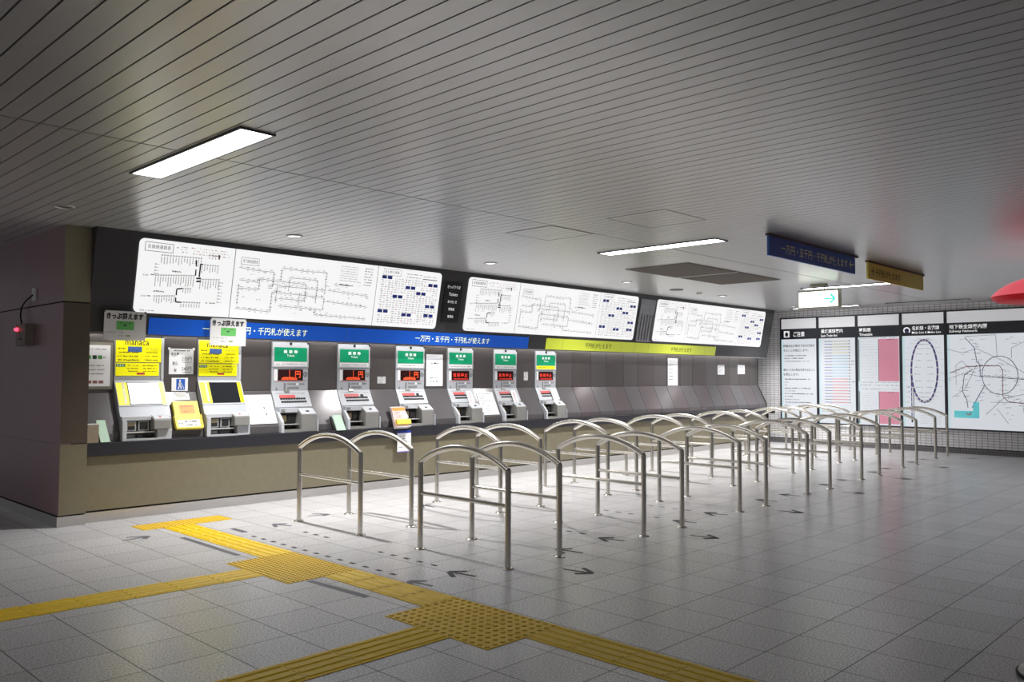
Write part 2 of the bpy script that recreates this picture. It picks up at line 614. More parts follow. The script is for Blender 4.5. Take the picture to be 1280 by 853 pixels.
# ================================================================== ceiling lamps
def ceiling_lamp(x0, x1, y0, y1, label):
    t = thing('ceiling_lamp', ((x0 + x1) / 2, (y0 + y1) / 2, H - 0.004), label, 'ceiling light', 'recessed ceiling lights')
    a, b = (x1 - x0) / 2, (y1 - y0) / 2
    fr = MB()
    e = 0.014
    for q in ((-a - e, a + e, -b - e, -b), (-a - e, a + e, b, b + e), (-a - e, -a, -b, b), (a, a + e, -b, b)):
        fr.box(q[0], q[1], q[2], q[3], -0.008, 0.004, FRAMEG)
    fr.build('frame', t)
    MB().box(-a, a, -b, b, -0.002, 0.003, LAMP).build('diffuser', t)


ceiling_lamp(-1.40, -1.195, 0.365, 1.96, 'rectangular white ceiling light nearest the camera, at upper left')
ceiling_lamp(3.975, 4.20, 0.39, 1.94, 'rectangular white ceiling light beside the brown ceiling vent')
ceiling_lamp(9.40, 9.61, 0.40, 1.975, 'rectangular white ceiling light behind the yellow hanging sign')
ceiling_lamp(13.15, 13.30, 2.55, 3.95, 'narrow lit ceiling light by the far wall, behind the exit sign')
t = thing('ceiling_slot', (13.2, 1.25, H - 0.004), 'unlit narrow slot fitting in the ceiling above the oval line poster', 'ceiling light', 'recessed ceiling lights')
MB().box(-0.075, 0.075, -0.75, 0.75, -0.008, 0.004, FRAMEG).build('frame', t)
MB().box(-0.055, 0.055, -0.73, 0.73, -0.010, -0.006, TRIMW).build('diffuser', t)


def downlight(x, y, on, label, r=0.085):
    t = thing('downlight', (x, y, H), label, 'downlight', 'round downlights along the machines')
    MB().lathe(0, 0, [(r, 0.0), (r + 0.004, -0.006), (r - 0.008, -0.012), (r - 0.02, -0.008), (r - 0.022, 0.0)], TRIMW, 28).build('ring', t)
    dm = MB()
    dm.disc(0, 0, r - 0.02, -0.004, DLON if on else FRAMEG, 24)
    dm.v = [Vector((v.x, -v.y, v.z)) for v in dm.v]
    dm.build('lens', t)
    if on:
        L = bpy.data.lights.new('downlight_beam', 'SPOT')
        L.energy = P_DOWN
        L.spot_size = math.radians(124)
        L.spot_blend = 1.0
        L.shadow_soft_size = 0.045
        L.color = (1.0, 0.98, 0.96)
        lo = bpy.data.objects.new('downlight_beam', L)
        COL.objects.link(lo)
        lo.parent = t
        lo.location = (0, 0, -0.03)


downlight(-1.315, 3.638, False, 'unlit round downlight in the ceiling outside the corner pier')
downlight(0.88, 3.53, True, 'lit round downlight over the middle of the first fare board')
downlight(3.755, 3.53, True, 'lit round downlight left of the gap with the Tickets sign')
downlight(6.70, 3.53, True, 'lit round downlight above the middle fare board, left of the vent')
downlight(9.67, 3.59, True, 'lit round downlight above the farthest fare board')
downlight(12.637, 3.657, True, 'farthest lit round downlight, close to the tiled wall')
t = thing('ceiling_speaker', (8.19, 3.60, H), 'grey round loudspeaker grille in the ceiling below the brown vent', 'speaker')
MB().lathe(0, 0, [(0.115, 0.0), (0.115, -0.008), (0.10, -0.014), (0.0, -0.014)], FRAMEG, 28).build('grille', t)
t = thing('smoke_detector', (8.90, 3.60, H), 'small pale smoke detector right of the round ceiling speaker', 'detector')
MB().lathe(0, 0, [(0.05, 0.0), (0.05, -0.012), (0.035, -0.03), (0.0, -0.032)], TRIMW, 20).build('body', t)


def hatch(x0, x1, y0, y1, label):
    m = MB()
    e = 0.012
    z0, z1 = H - 0.002, H + 0.004
    for q in ((x0, x1, y0, y0 + e), (x0, x1, y1 - e, y1), (x0, x0 + e, y0, y1), (x1 - e, x1, y0, y1)):
        m.box(*q, z0, z1, VENTM)
    for k in range(6):
        w_ = (x1 - x0) / 6
        m.box(x0 + k * w_ + 0.006, x0 + (k + 1) * w_ - 0.006, y0 + 0.016, y1 - 0.016, z0 + 0.0005, z1, SLAT)
    tag(m.build('access_hatch', origin=((x0 + x1) / 2, (y0 + y1) / 2, H)), label, 'ceiling hatch', 'ceiling access hatches')


hatch(2.32, 3.0, -0.09, 0.55, 'square ceiling access hatch nearer the camera, front side of the long seam')
hatch(2.25, 2.90, 1.155, 1.785, 'square ceiling access hatch close behind the long ceiling seam')

t = thing('ceiling_vent', (6.68, 2.12, H), 'large dark brown ceiling vent of two grilles', 'air vent')
for x0, x1 in ((-1.27, -0.03), (0.0, 1.27)):
    v = MB()
    v.box(x0, x1, -0.5, 0.5, -0.004, 0.002, VENTM)
    n = 26
    for k in range(n):
        xx = x0 + (x1 - x0) * (k + 0.5) / n
        v.box(xx - 0.008, xx + 0.008, -0.49, 0.49, -0.012, -0.004, VENTM)
    v.build('grille', t)
MB().box(-0.03, 0.0, -0.5, 0.5, -0.014, 0.0, TRIMW).build('divider', t)

# ================================================================== fare boards
BW, BH = 4.06, 0.768


def fare_board():
    t = thing('fare_board', FAS(-0.335, 0.237), '', 'fare board', 'backlit fare boards')
    F0 = Frame((0, 0, 0), (1, 0, 0), (0, -0.19, 1))
    MB(F0).slab(rounded(0, BW, 0, BH, 0.055), 0.0, 0.018, WBOARD).build('panel', t)
    c = 0.0195
    rnd = random.Random(4)
    MB(F0).rect(1.035, 1.043, 0.0, BH, c, INKL).build('panel_joint', t)
    MB(F0).rect(2.985, 2.992, 0.0, BH, c, INKL).build('panel_joint', t)
    # --- left part: the private line's route diagram
    d = MB(F0)
    A = lambda x: (x - 130) / 655 * 1.02
    def P(x, y):            # positions read in the first third of the board
        yt = 100 + (x - 190) * 0.11
        b = BH * (1 - (y - yt) / 487)
        a = (x - (190 - 60 * (y - yt) / 487)) / 635 * 1.03
        return a, b
    def row(x0, x1, y0, y1, n, drop):
        for i in range(n):
            tt = i / (n - 1)
            a, b = P(x0 + (x1 - x0) * tt, y0 + (y1 - y0) * tt)
            d.ring(a, b, 0.0045, 0.0085, c, INK, 8)
            if i:
                d.stroke((pa + 0.0085, pb), (a - 0.0085, b), 0.003, c, INKG)
            pa, pb = a, b
            if drop:
                ln = drop * rnd.uniform(0.5, 1.0)
                k = 0.018
                while k < ln:
                    d.rect(a - 0.005, a + 0.004, b - k - 0.008, b - k, c, INKG)
                    k += 0.013
    def col(x0, y0, x1, y1, n):
        for i in range(n):
            tt = i / (n - 1)
            a, b = P(x0 + (x1 - x0) * tt, y0 + (y1 - y0) * tt)
            d.ring(a, b, 0.004, 0.008, c, INK, 8)
            d.scribble(a + 0.012, a + 0.05, b - 0.004, 0.008, c, INKG, rnd)
    ta, tb = P(220, 178)
    tc, td = P(402, 120)
    d.line([(0.055, 0.645), (0.345, 0.645), (0.345, 0.735), (0.055, 0.735)], 0.005, c, INK, True)
    d.text('名鉄線運賃表', 0.08, 0.672, 0.24, 0.042, c, INK)
    d.scribble(0.38, 0.41, 0.70, 0.016, c, INKG, rnd)
    for k in range(3):
        d.scribble(0.43, 0.50, 0.66 + k * 0.026, 0.014, c, INKC, rnd)
        d.scribble(0.54, 0.98, 0.655 + k * 0.03, 0.012, c, INKR, rnd, 0.45)
    row(322, 585, 212, 236, 15, 0.10)
    row(645, 705, 214, 222, 4, 0.06)
    row(278, 530, 343, 352, 16, 0.12)
    row(575, 705, 378, 384, 8, 0.11)
    row(265, 395, 480, 484, 9, 0.08)
    row(455, 505, 437, 440, 4, 0.05)
    row(440, 565, 528, 538, 8, 0.06)
    row(590, 700, 278, 290, 7, 0.09)
    col(280, 270, 272, 332, 4)
    col(708, 405, 690, 540, 7)
    for p_, q_, w_ in (((550, 248), (547, 290), .014), ((545, 310), (541, 352), .014), ((578, 275), (566, 362), .016), ((574, 276), (592, 276), .014),
                       ((545, 371), (578, 371), .018), ((545, 391), (578, 391), .018), ((700, 218), (716, 218), .012), ((712, 218), (708, 245), .014),
                       ((414, 438), (452, 436), .014), ((413, 438), (408, 480), .014), ((404, 495), (403, 525), .014), ((402, 525), (438, 529), .014)):
        d.stroke(P(*p_), P(*q_), w_, c, INK)
    for (x0, y0, x1) in ((195, 338, 232), (178, 474, 216)):
        d.text('名古屋', *P(x0, y0 + 5), 0.055, 0.018, c, INK)
    for (x0, y0) in ((258, 340), (232, 478)):
        d.rect(P(x0, y0)[0] - 0.02, P(x0, y0)[0] + 0.012, P(x0, y0)[1] - 0.004, P(x0, y0)[1] + 0.006, c, INKC)
    for (x0, x1, y0) in ((385, 455, 325), (258, 330, 452), (605, 680, 545)):
        d.scribble(P(x0, y0)[0], P(x1, y0)[0], P(x0, y0)[1], 0.018, c, INKG, rnd, 0.9)
    d.scribble(0.06, 0.21, 0.022, 0.012, c, INKG, rnd, 0.8)
    d.build('route_diagram', t)
    # --- middle part: network with fares
    d = MB(F0)
    U = lambda a, b: (1.06 + a * 1.90, b * BH)
    d.line([U(0.03, 0.79), U(0.145, 0.79), U(0.145, 0.89), U(0.03, 0.89)], 0.004, c, INKG, True)
    d.text('地下鉄線運賃表', *U(0.04, 0.815), 0.185, 0.04, c, INKG)
    paths = [
        [(0.02, .74), (.13, .72), (.25, .72), (.25, .50), (.22, .50)], [(.03, .50), (.03, .20)], [(.03, .56), (.14, .55), (.16, .60), (.48, .58), (.48, .30)],
        [(.16, .60), (.16, .44), (.03, .44)], [(.30, .78), (.30, .60)], [(.30, .80), (.46, .78), (.62, .80), (.62, .45)], [(.02, .14), (.25, .12), (.25, .42)],
        [(.25, .42), (.62, .40), (.62, .20), (.30, .22)], [(.28, .26), (.28, .52), (.62, .52)], [(.36, .45), (.36, .66), (.56, .66), (.56, .30)],
        [(.64, .52), (.96, .48)], [(.64, .34), (.96, .30)], [(.56, .12), (.96, .10)], [(.30, .33), (.48, .33)], [(.44, .45), (.44, .22)], [(.56, .20), (.56, .12)],
        [(.68, .62), (.80, .62)]]
    for pth in paths:
        d.line([U(*q) for q in pth], 0.005, c, INKG)
    d.stroke(U(.72, .635), U(.83, .625), 0.008, c, INKG)
    for pth in paths:
        for q0, q1 in zip(pth, pth[1:]):
            n = max(2, int(math.hypot(q1[0] - q0[0], (q1[1] - q0[1]) * 0.4) / 0.035))
            for i in range(n):
                a, b = U(q0[0] + (q1[0] - q0[0]) * (i + .5) / n, q0[1] + (q1[1] - q0[1]) * (i + .5) / n)
                d.scribble(a - 0.018, a + 0.022, b + 0.012, 0.010, c, INK if rnd.random() < .3 else INKG, rnd, 0.8)
                if rnd.random() < 0.75:
                    d.scribble(a - 0.014, a + 0.016, b - 0.022, 0.009, c, INKG, rnd, 0.8)
    for k in range(7):
        d.scribble(*[U(v, 0)[0] for v in (.72, .86)], U(0, .92 - k * .038)[1], 0.010, c, INKL, rnd, 0.9)
        d.scribble(*[U(v, 0)[0] for v in (.91, .98)], U(0, .92 - k * .045)[1], 0.014, c, INKG, rnd, 0.8)
    for k in range(30):
        a, b = U(rnd.uniform(.05, .94), rnd.uniform(.1, .72))
        d.scribble(a, a + rnd.uniform(.03, .07), b, 0.010, c, INKG, rnd, 0.8)
    d.build('network_diagram', t)
    # --- right part: table of fares
    d = MB(F0)
    def Q(x, y):
        tt = (y - 180 - 35 * (x - 598) / 420) / 375
        return 2.99 + (x - (598 - 55 * tt)) / 425 * 1.07, BH * (1 - tt)
    d.line([(3.08, .665), (3.36, .665), (3.36, .745), (3.08, .745)], 0.004, c, INKG, True)
    d.text('主な駅の運賃', 3.10, 0.69, 0.23, 0.035, c, INKG)
    d.scribble(3.46, 3.72, .70, 0.014, c, INKG, rnd)
    d.scribble(3.46, 3.72, .66, 0.014, c, INKG, rnd)
    d.rect(3.73, 3.98, 0.655, 0.665, c, INKG)
    d.scribble(3.74, 3.98, .69, 0.012, c, INKG, rnd)
    blues = [(650, 248), (955, 298), (800, 314), (870, 352), (713, 370), (930, 437), (615, 460), (768, 488), (918, 497)]
    bl = [Q(*q) for q in blues]
    for k in range(9):
        a = 3.06 + k * 0.108
        for r_ in range(21):
            b = 0.62 - r_ * 0.0285
            if k >= 7 and r_ < 2 or (k < 2 and r_ < 1):
                continue
            if any(abs(b + .006 - q[1]) < .028 and -0.05 < a + .03 - q[0] < .12 for q in bl):
                continue
            d.scribble(a, a + 0.045, b, 0.013, c, INKG, rnd, 0.85)
            d.scribble(a + 0.058, a + 0.09, b, 0.013, c, INKL if rnd.random() < .6 else INKR, rnd, 0.8)
    for a, b in bl:
        d.rect(a - 0.082, a - 0.008, b - 0.021, b + 0.021, c, INKB)
        d.rect(a + 0.006, a + 0.080, b - 0.021, b + 0.021, c, INKB)
    d.build('fare_table', t)
    return t


fb = fare_board()
fb['label'] = 'backlit white fare board nearest the corner pier, above the blue strip'
dup(fb, FAS(4.245, 0.237), 'middle backlit white fare board, right of the dark Tickets sign')
dup(fb, FAS(8.91, 0.237), 'farthest backlit white fare board, above the lime strip')

# dark sign between first and second board
t = thing('ticket_office_sign', FAS(3.815, 0.34), 'narrow black sign reading Tickets in several languages between two fare boards', 'sign')
F0 = Frame((0, 0, 0), (1, 0, 0), (0, -0.19, 1))
MB(F0).slab(rounded(0, 0.32, 0, 0.56, 0.01, 2), 0, 0.012, CHAR).build('panel', t)
m = MB(F0)
for i, (s_, wd, hh) in enumerate((('きっぷうりば', .235, .042), ('Tickets', .16, .042), ('표사는 곳', .17, .04), ('售票處', .11, .04), ('售票处', .11, .04))):
    m.text(s_, 0.16 - wd / 2, 0.475 - i * 0.103, wd, hh, 0.0135, LETTERW)
m.build('lettering', t)

# grey relief block between second and third board
t = thing('relief_panel', FAS(8.405, 0.215), 'grey embossed filler panel with vertical grooves between two fare boards', 'panel')
MB(F0).box(0, 0.44, 0, 0.765, 0, 0.012, RELIEF).build('panel', t)
m = MB(F0)
for k in range(5):
    m.box(0.06 + k * 0.085, 0.085 + k * 0.085, 0.03, 0.50 - 0.02 * (k % 2), 0.012, 0.017, FRAMEG)
m.build('rib', t)

# coloured strips under the boards
def strip(x0, x1, m_, joints, name, label, grp):
    t = thing(name, FAS(x0, 0.0), label, 'sign', grp)
    MB(F0).box(0, x1 - x0, 0.012, 0.19, 0.0, 0.008, m_).build('panel', t)
    for q in joints:
        MB(F0).rect(q - x0 - 0.002, q - x0 + 0.002, 0.012, 0.19, 0.0085, INKG).build('panel_joint', t)
    return t


t = strip(-0.16, 5.64, BLUE, [0.49, 2.3, 4.2], 'note_guide_strip', 'long blue strip with pale lettering about banknotes under the fare boards', 'coloured strips on the canopy')
for a in (0.585, 3.565):
    MB(F0).text('一万円・五千円・千円札が使えます', a, 0.055, 1.31 if a < 1 else 1.40, 0.088, 0.0095, LETTER, 0.004).build('lettering', t)
t = strip(6.05, 11.17, LIME, [6.45, 8.02, 8.42, 8.83, 10.75], 'note_guide_strip', 'long lime green strip with dark lettering under the farther fare boards', 'coloured strips on the canopy')
for a in (0.97, 3.51):
    MB(F0).text('千円札が使えます', a, 0.058, 0.72, 0.085, 0.0095, INKH, 0.006).build('lettering', t)

# ================================================================== ticket machines
WALL = Frame((0, 0, 0), (1, 0, 0), (0, 0, 1))     # y out of the wall is -c
SLP = lambda y0, z0: Frame((0, y0, z0), (1, 0, 0), (0, 0.206, 0.412))
NUM = ['3', '4', '5', '6', '7', '8']


def green_machine(k, x0, label):
    """root at the machine's foot on the ledge, local y = 0 on the recess wall"""
    t = thing('ticket_machine', (x0, 4.866, 0.787), label, 'ticket machine', 'ticket machines with green headers')
    Z = 0.787
    z = lambda v: v - Z
    body = MB()
    body.prism([(0.028, z(1.868)), (-0.012, z(1.868)), (-0.012, z(1.275)), (-0.107, z(1.085)), (-0.107, 0.002), (0.028, 0.002)], 0.002, 0.498, MGREY)
    body.build('body', t)
    W = Frame((0, -0.012, 0), (1, 0, 0), (0, 0, 1))
    MB(W).box(0.002, 0.498, z(1.562), z(1.86), 0, 0.010, MLIGHT).build('header_plate', t)
    hp = MB(W)
    hp.box(0.028, 0.474, z(1.632), z(1.80), 0.010, 0.013, GREEN)
    hd = hp.build('header_sign', t)
    tx = MB(W)
    tx.text('乗 車 券', 0.15, z(1.728), 0.195, 0.043, 0.0142, LETTERW, 0.01)
    tx.text('Tickets', 0.195, z(1.69), 0.105, 0.026, 0.0142, LETTERW)
    tx.build('lettering', hd)
    rnd = random.Random(k)
    nt = MB(W)
    nt.box(0.028, 0.474, z(1.578), z(1.625), 0.010, 0.0125, YEL if k == 5 else WHITE)
    nt.scribble(0.05, 0.45, z(1.592), 0.016, 0.0135, INK if k == 5 else INKG, rnd, 0.85)
    nt.build('note_strip', t)
    MB(W).box(0.235, 0.262, z(1.83), z(1.862), 0.010, 0.022, RUBBER).build('hook', t)
    MB(W).box(0.478, 0.498, z(1.845), z(1.862), 0.010, 0.022, RUBBER).build('hook', t)
    MB(W).box(0.002, 0.498, z(1.556), z(1.562), 0, 0.011, INKG).build('joint', t)
    # display
    MB(W).box(0.035, 0.075, z(1.40), z(1.535), 0, 0.004, WHITE).build('display_label', t)
    dsp = MB(W).box(0.085, 0.425, z(1.402), z(1.535), 0, 0.006, LEDB).build('display', t)
    ld = MB(W)
    if k < 3:
        ld.text('円', 0.315, z(1.432), 0.075, 0.085, 0.0075, LEDO, 0.02)
        ld.rect(0.235, 0.242, z(1.43), z(1.528), 0.0075, LEDO)
        for q in range(9):
            ld.rect(0.13 + q * 0.024, 0.15 + q * 0.024, z(1.408), z(1.432), 0.0075, LEDO)
        ld.rect(0.15, 0.30, z(1.432), z(1.442), 0.0075, LEDO)
    else:
        for q, ch in enumerate('発売中止'):
            ld.text(ch, 0.108 + q * 0.074, z(1.445), 0.058, 0.058, 0.0075, LEDR, 0.015)
        for q in range(11):
            ld.rect(0.12 + q * 0.026, 0.138 + q * 0.026, z(1.412), z(1.424), 0.0075, LEDR)
    ld.build('readout', dsp)
    nb = MB(W)
    nb.ring(0.461, z(1.475), 0.021, 0.029, 0.001, INK, 20)
    nb.text(NUM[k], 0.452, z(1.459), 0.017, 0.032, 0.001, INK, 0.05)
    nb.build('number_mark', t)
    MB(W).rect(0.05, 0.48, z(1.388), z(1.393), 0.001, INKR).build('red_line', t)
    lb = MB(W)
    for q in range(12):
        lb.rect(0.215 + q * 0.020, 0.230 + q * 0.020, z(1.345), z(1.368), 0.001, INKG if q not in (6, 7) else WHITE)
    for q in range(8):
        lb.rect(0.215 + q * 0.020, 0.231 + q * 0.020, z(1.295), z(1.325), 0.001, INKG)
    lb.rect(0.165, 0.192, z(1.29), z(1.37), 0.001, INKG)
    lb.rect(0.05, 0.075, z(1.34), z(1.36), 0.001, INKL)
    lb.add([(0.05, z(1.285), 0.001), (0.085, z(1.285), 0.001), (0.066, z(1.325), 0.001)], [(0, 1, 2)], INKG)
    lb.build('small_labels', t)
    # sloping button panel
    S = Frame((0, -0.012, z(1.275)), (1, 0, 0), (0, 0.206, 0.412)).shift(0, 0, 0.0)
    MB(S).box(0.0, 0.5, -0.215, 0.0, -0.02, 0.004, MLIGHT).build('button_panel', t)
    MB(S).box(0.165, 0.235, -0.022, 0.012, 0.004, 0.016, MMID).build('tab', t)
    tx = MB(S)
    tx.scribble(0.05, 0.47, -0.042, 0.012, 0.005, INKG, rnd, 0.8)
    tx.scribble(0.35, 0.47, -0.062, 0.012, 0.005, INKL, rnd, 0.8)
    tx.build('legend', t)
    MB(S).box(0.085, 0.30, -0.098, -0.058, 0.004, 0.009, INKR if False else mat('red_label', C(206, 92, 92), 0.5)).build('red_label', t)
    for rr, b in enumerate((-0.118, -0.158)):
        bt = MB(S)
        for q in range(10):
            a = 0.09 + q * 0.035 + rr * 0.006
            bt.box(a, a + 0.027, b, b + 0.02, 0.004, 0.011, INK)
        bt.build('button_row', t)
    if k in (0, 1, 2):
        MB(S).box(0.33, 0.37, -0.098, -0.066, 0.004, 0.012, INK if k else MLIGHT).build('button', t)
    # lower housing around the open tray
    jl = MB()
    jl.prism([(-0.107, 0.245), (-0.16, 0.235), (-0.258, 0.13), (-0.262, 0.002), (-0.107, 0.002)], 0.0, 0.035, MLIGHT)
    jl.build('side_cheek', t, bevel=0.003)
    jr = MB()
    jr.prism([(-0.107, 0.285), (-0.145, 0.275), (-0.245, 0.205), (-0.25, 0.002), (-0.107, 0.002)], 0.275, 0.485, MMID)
    jr.build('coin_unit', t, bevel=0.004)
    ctop = Frame((0, -0.145, 0.2755), (1, 0, 0), (0, 0.100, 0.070))
    MB(ctop).box(0.28, 0.48, -0.115, 0.0, 0.001, 0.006, MLIGHT).box(0.36, 0.40, -0.075, -0.05, 0.006, 0.010, INK).build('coin_slot', t)
    MB().box(0.485, 0.5, -0.262, -0.107, 0.002, 0.15, MGREY).build('side_cheek', t)
    MB().box(0.035, 0.275, -0.16, -0.107, 0.232, 0.285, MLIGHT).box(0.05, 0.10, -0.165, -0.16, 0.24, 0.275, MMID).build('tray_hood', t, bevel=0.004)
    MB().box(0.035, 0.275, -0.262, -0.107, 0.002, 0.035, MMID).build('tray', t)
    cav = MB()
    cav.box(0.036, 0.274, -0.112, -0.1075, 0.036, 0.231, MDARK)
    cav.build('cavity', t)
    MB().box(0.05, 0.14, -0.13, -0.112, 0.125, 0.20, BRASS).box(0.16, 0.25, -0.126, -0.112, 0.12, 0.205, RUBBER).build('shutter', t)
    MB().box(0.04, 0.27, -0.20, -0.112, 0.088, 0.096, TRIMW).build('change_lip', t)
    MB().tube([(0.25, -0.20, 0.04), (0.25, -0.20, 0.075)], 0.016, RUBBER, 10).build('return_knob', t)
    return t


descr = ['green-headed ticket machine nearest the yellow machines', 'second green-headed ticket machine, left of the brochure rack',
         'third green-headed ticket machine, right behind the colourful brochure rack', 'green-headed ticket machine right of the tall white notice, with a white tag',
         'fifth green-headed ticket machine, right of the sloping white notice', 'green-headed ticket machine with a yellow stripe, last of the row']
for k in range(6):
    green_machine(k, 1.40 + 0.93 * k, descr[k])


def yellow_machine(x0, ww, lit, label):
    t = thing('card_charge_machine', (x0, 4.866, 0.787), label, 'ticket machine', 'yellow card machines')
    Z = 0.787
    z = lambda v: v - Z
    MB().prism([(0.028, z(1.862)), (-0.012, z(1.862)), (-0.012, z(1.405)), (-0.20, z(1.03)), (-0.20, 0.002), (0.028, 0.002)], 0.0, ww, MGREY).build('body', t)
    W = Frame((0, -0.012, 0), (1, 0, 0), (0, 0, 1))
    rnd = random.Random(3)
    hd = MB(W).box(0.012, ww - 0.03, z(1.60), z(1.852), 0, 0.010, YEL).build('header_panel', t)
    tx = MB(W)
    tx.text('manaca', 0.10, z(1.776), 0.25, 0.046, 0.0115, INK, 0.012)
    tx.text('が使える', 0.365, z(1.782), 0.08, 0.026, 0.0115, INKY)
    tx.rect(0.13, 0.275, z(1.705), z(1.762), 0.0115, mat('screen_picture_blue', C(84, 116, 186), 0.4))
    for r_ in range(4):
        tx.scribble(0.03, 0.11 if r_ < 1 else 0.25, z(1.732 - r_ * 0.040), 0.016, 0.0115, INKH, rnd, 0.9)
        tx.scribble(0.31, 0.45, z(1.736 - r_ * 0.040), 0.013, 0.0115, INKY if r_ < 1 else INKH, rnd, 0.85)
    tx.build('lettering', hd)
    lp = MB(W).box(0.012, ww - 0.05, z(1.455), z(1.588), 0, 0.010, YEL).build('lower_panel', t)
    tx = MB(W)
    tx.rect(0.012, 0.105, z(1.548), z(1.578), 0.0115, mat('label_green', C(18, 140, 90), 0.5))
    for q in range(3):
        tx.disc(0.03 + q * 0.026, z(1.563), 0.009, 0.012, WHITE, 10)
    for r_ in range(3):
        tx.scribble(0.125, 0.24, z(1.555 - r_ * 0.03), 0.013, 0.0115, INKH, rnd, 0.8)
        tx.scribble(0.29, 0.44, z(1.555 - r_ * 0.03), 0.013, 0.0115, INKH, rnd, 0.85)
    tx.rect(0.225, 0.31, z(1.466), z(1.488), 0.0115, INKR)
    tx.build('lettering', lp)
    MB(W).box(ww - 0.028, ww, z(1.41), z(1.86), 0, 0.014, MLIGHT).build('side_rail', t)
    S = Frame((0, -0.012, z(1.405)), (1, 0, 0), (0, 0.188, 0.375))
    MB(S).box(0.0, ww, -0.30, -0.005, -0.01, 0.006, MLIGHT).build('screen_panel', t)
    MB(S).box(0.008, 0.118, -0.285, -0.03, 0.006, 0.009, YEL).build('screen_border', t)
    MB(S).box(0.455, ww - 0.012, -0.285, -0.03, 0.006, 0.009, YEL).build('screen_border', t)
    bt = MB(S)
    for q in range(10):
        b = -0.055 - q * 0.0235
        bt.box(0.065, 0.09, b, b + 0.016, 0.009, 0.012, WHITE if lit else PAPERG)
    bt.build('price_key_row', t)
    MB(S).box(0.118, 0.455, -0.285, -0.03, 0.006, 0.010, RUBBER).build('screen_bezel', t)
    MB(S).box(0.128, 0.447, -0.278, -0.037, 0.010, 0.012, SCRON if lit else SCROFF).build('screen', t)
    # lower housing
    MB().box(0.0, ww, -0.235, -0.195, 0.205, 0.25, MLIGHT).build('service_ledge', t, bevel=0.006)
    MB().box(0.0, 0.045, -0.262, -0.195, 0.002, 0.215, MLIGHT).build('side_cheek', t, bevel=0.004)
    MB().box(0.355, ww, -0.262, -0.195, 0.002, 0.11, MGREY).build('lower_cheek', t, bevel=0.006)
    MB().box(0.045, 0.355, -0.262, -0.195, 0.002, 0.022, MGREY).build('tray', t)
    ch = MB().prism([(-0.195, 0.255), (-0.215, 0.255), (-0.305, 0.215), (-0.312, 0.115), (-0.195, 0.105)], 0.30, 0.485, MMID)
    ch.build('coin_hopper', t, bevel=0.01)
    HT = Frame((0, -0.215, 0.255), (1, 0, 0), (0, 0.09, 0.04))
    MB(HT).box(0.31, 0.475, -0.09, 0.0, 0.0005, 0.004, MLIGHT).box(0.37, 0.39, -0.06, -0.04, 0.004, 0.008, INKR).scribble(0.32, 0.46, -0.025, 0.01, 0.005, INKG, rnd).build('hopper_lid', t)
    MB().box(0.045, 0.35, -0.201, -0.1995, 0.022, 0.205, MDARK).build('cavity', t)
    for a0, a1, m_ in ((0.06, 0.155, BRASS), (0.18, 0.285, RUBBER)):
        s_ = MB()
        s_.box(a0, a1, -0.212, -0.202, 0.10, 0.195, MGREY).box(a0 + 0.012, a1 - 0.012, -0.216, -0.212, 0.11, 0.15, RUBBER).box(a0 + 0.012, a1 - 0.012, -0.216, -0.212, 0.15, 0.185, m_)
        s_.build('note_slot', t)
    MB().box(0.05, 0.34, -0.225, -0.2, 0.076, 0.092, TRIMW).build('tray_lip', t)
    MB().box(0.06, 0.14, -0.215, -0.202, 0.03, 0.066, FRAMEG).box(0.17, 0.33, -0.215, -0.202, 0.03, 0.066, RUBBER).build('card_slot', t)
    return t


yellow_machine(-0.41, 0.51, True, 'yellow card machine with a bright lit screen, beside the corner pier')
yellow_machine(0.487, 0.512, False, 'yellow card machine with a dark screen, right of the yellow brochure holder')

# ================================================================== papers on the wall
def notice(name, x0, x1, z0, z1, label, m_=PAPER, y=4.866, seed=1, rows=8, grp='notices on the ticket wall', cat='notice', ink=None, draw=None, thick=0.003, frame=None):
    t = thing(name, (x0, y - 0.0005, z0), label, cat, grp)
    W = Frame((0, 0, 0), (1, 0, 0), (0, 0, 1))
    w_, h_ = x1 - x0, z1 - z0
    off = 0.0
    if frame:
        MB(W).box(-frame, w_ + frame, -frame, h_ + frame, 0, 0.014, mat('notice_frame', C(140, 135, 124), 0.4, 0.3)).build('frame', t)
        off = 0.014
    MB(W).box(0, w_, 0, h_, off, off + thick, m_).build('sheet', t)
    d = MB(W)
    rnd = random.Random(seed)
    cc = off + thick + 0.001
    if draw:
        draw(d, w_, h_, cc, rnd)
    for r_ in range(rows):
        b = h_ * (0.9 - 0.8 * r_ / max(1, rows - 1)) if rows else 0
        if rnd.random() < 0.8:
            d.scribble(w_ * 0.1, w_ * rnd.uniform(0.6, 0.92), b - 0.006, 0.013, cc, ink or INKG, rnd, 0.85)
    if d.f:
        d.build('print', t)
    return t


def frame_print(d, w_, h_, c, rnd):
    for q in range(3):
        d.rect(w_ * (.06 + q * .22), w_ * (.22 + q * .22), h_ * .66, h_ * .75, c, PGREEN if q != 1 else mat('dark_green_print', C(30, 70, 50), 0.6))
        d.rect(w_ * (.06 + q * .24), w_ * (.25 + q * .24), h_ * .07, h_ * .14, c, mat('brown_print', C(150, 100, 90), 0.6))


notice('framed_notice', -0.695, -0.452, 1.345, 1.768, 'white notice in a grey frame between corner pier and first yellow machine', seed=5, rows=9, draw=frame_print, frame=0.03)


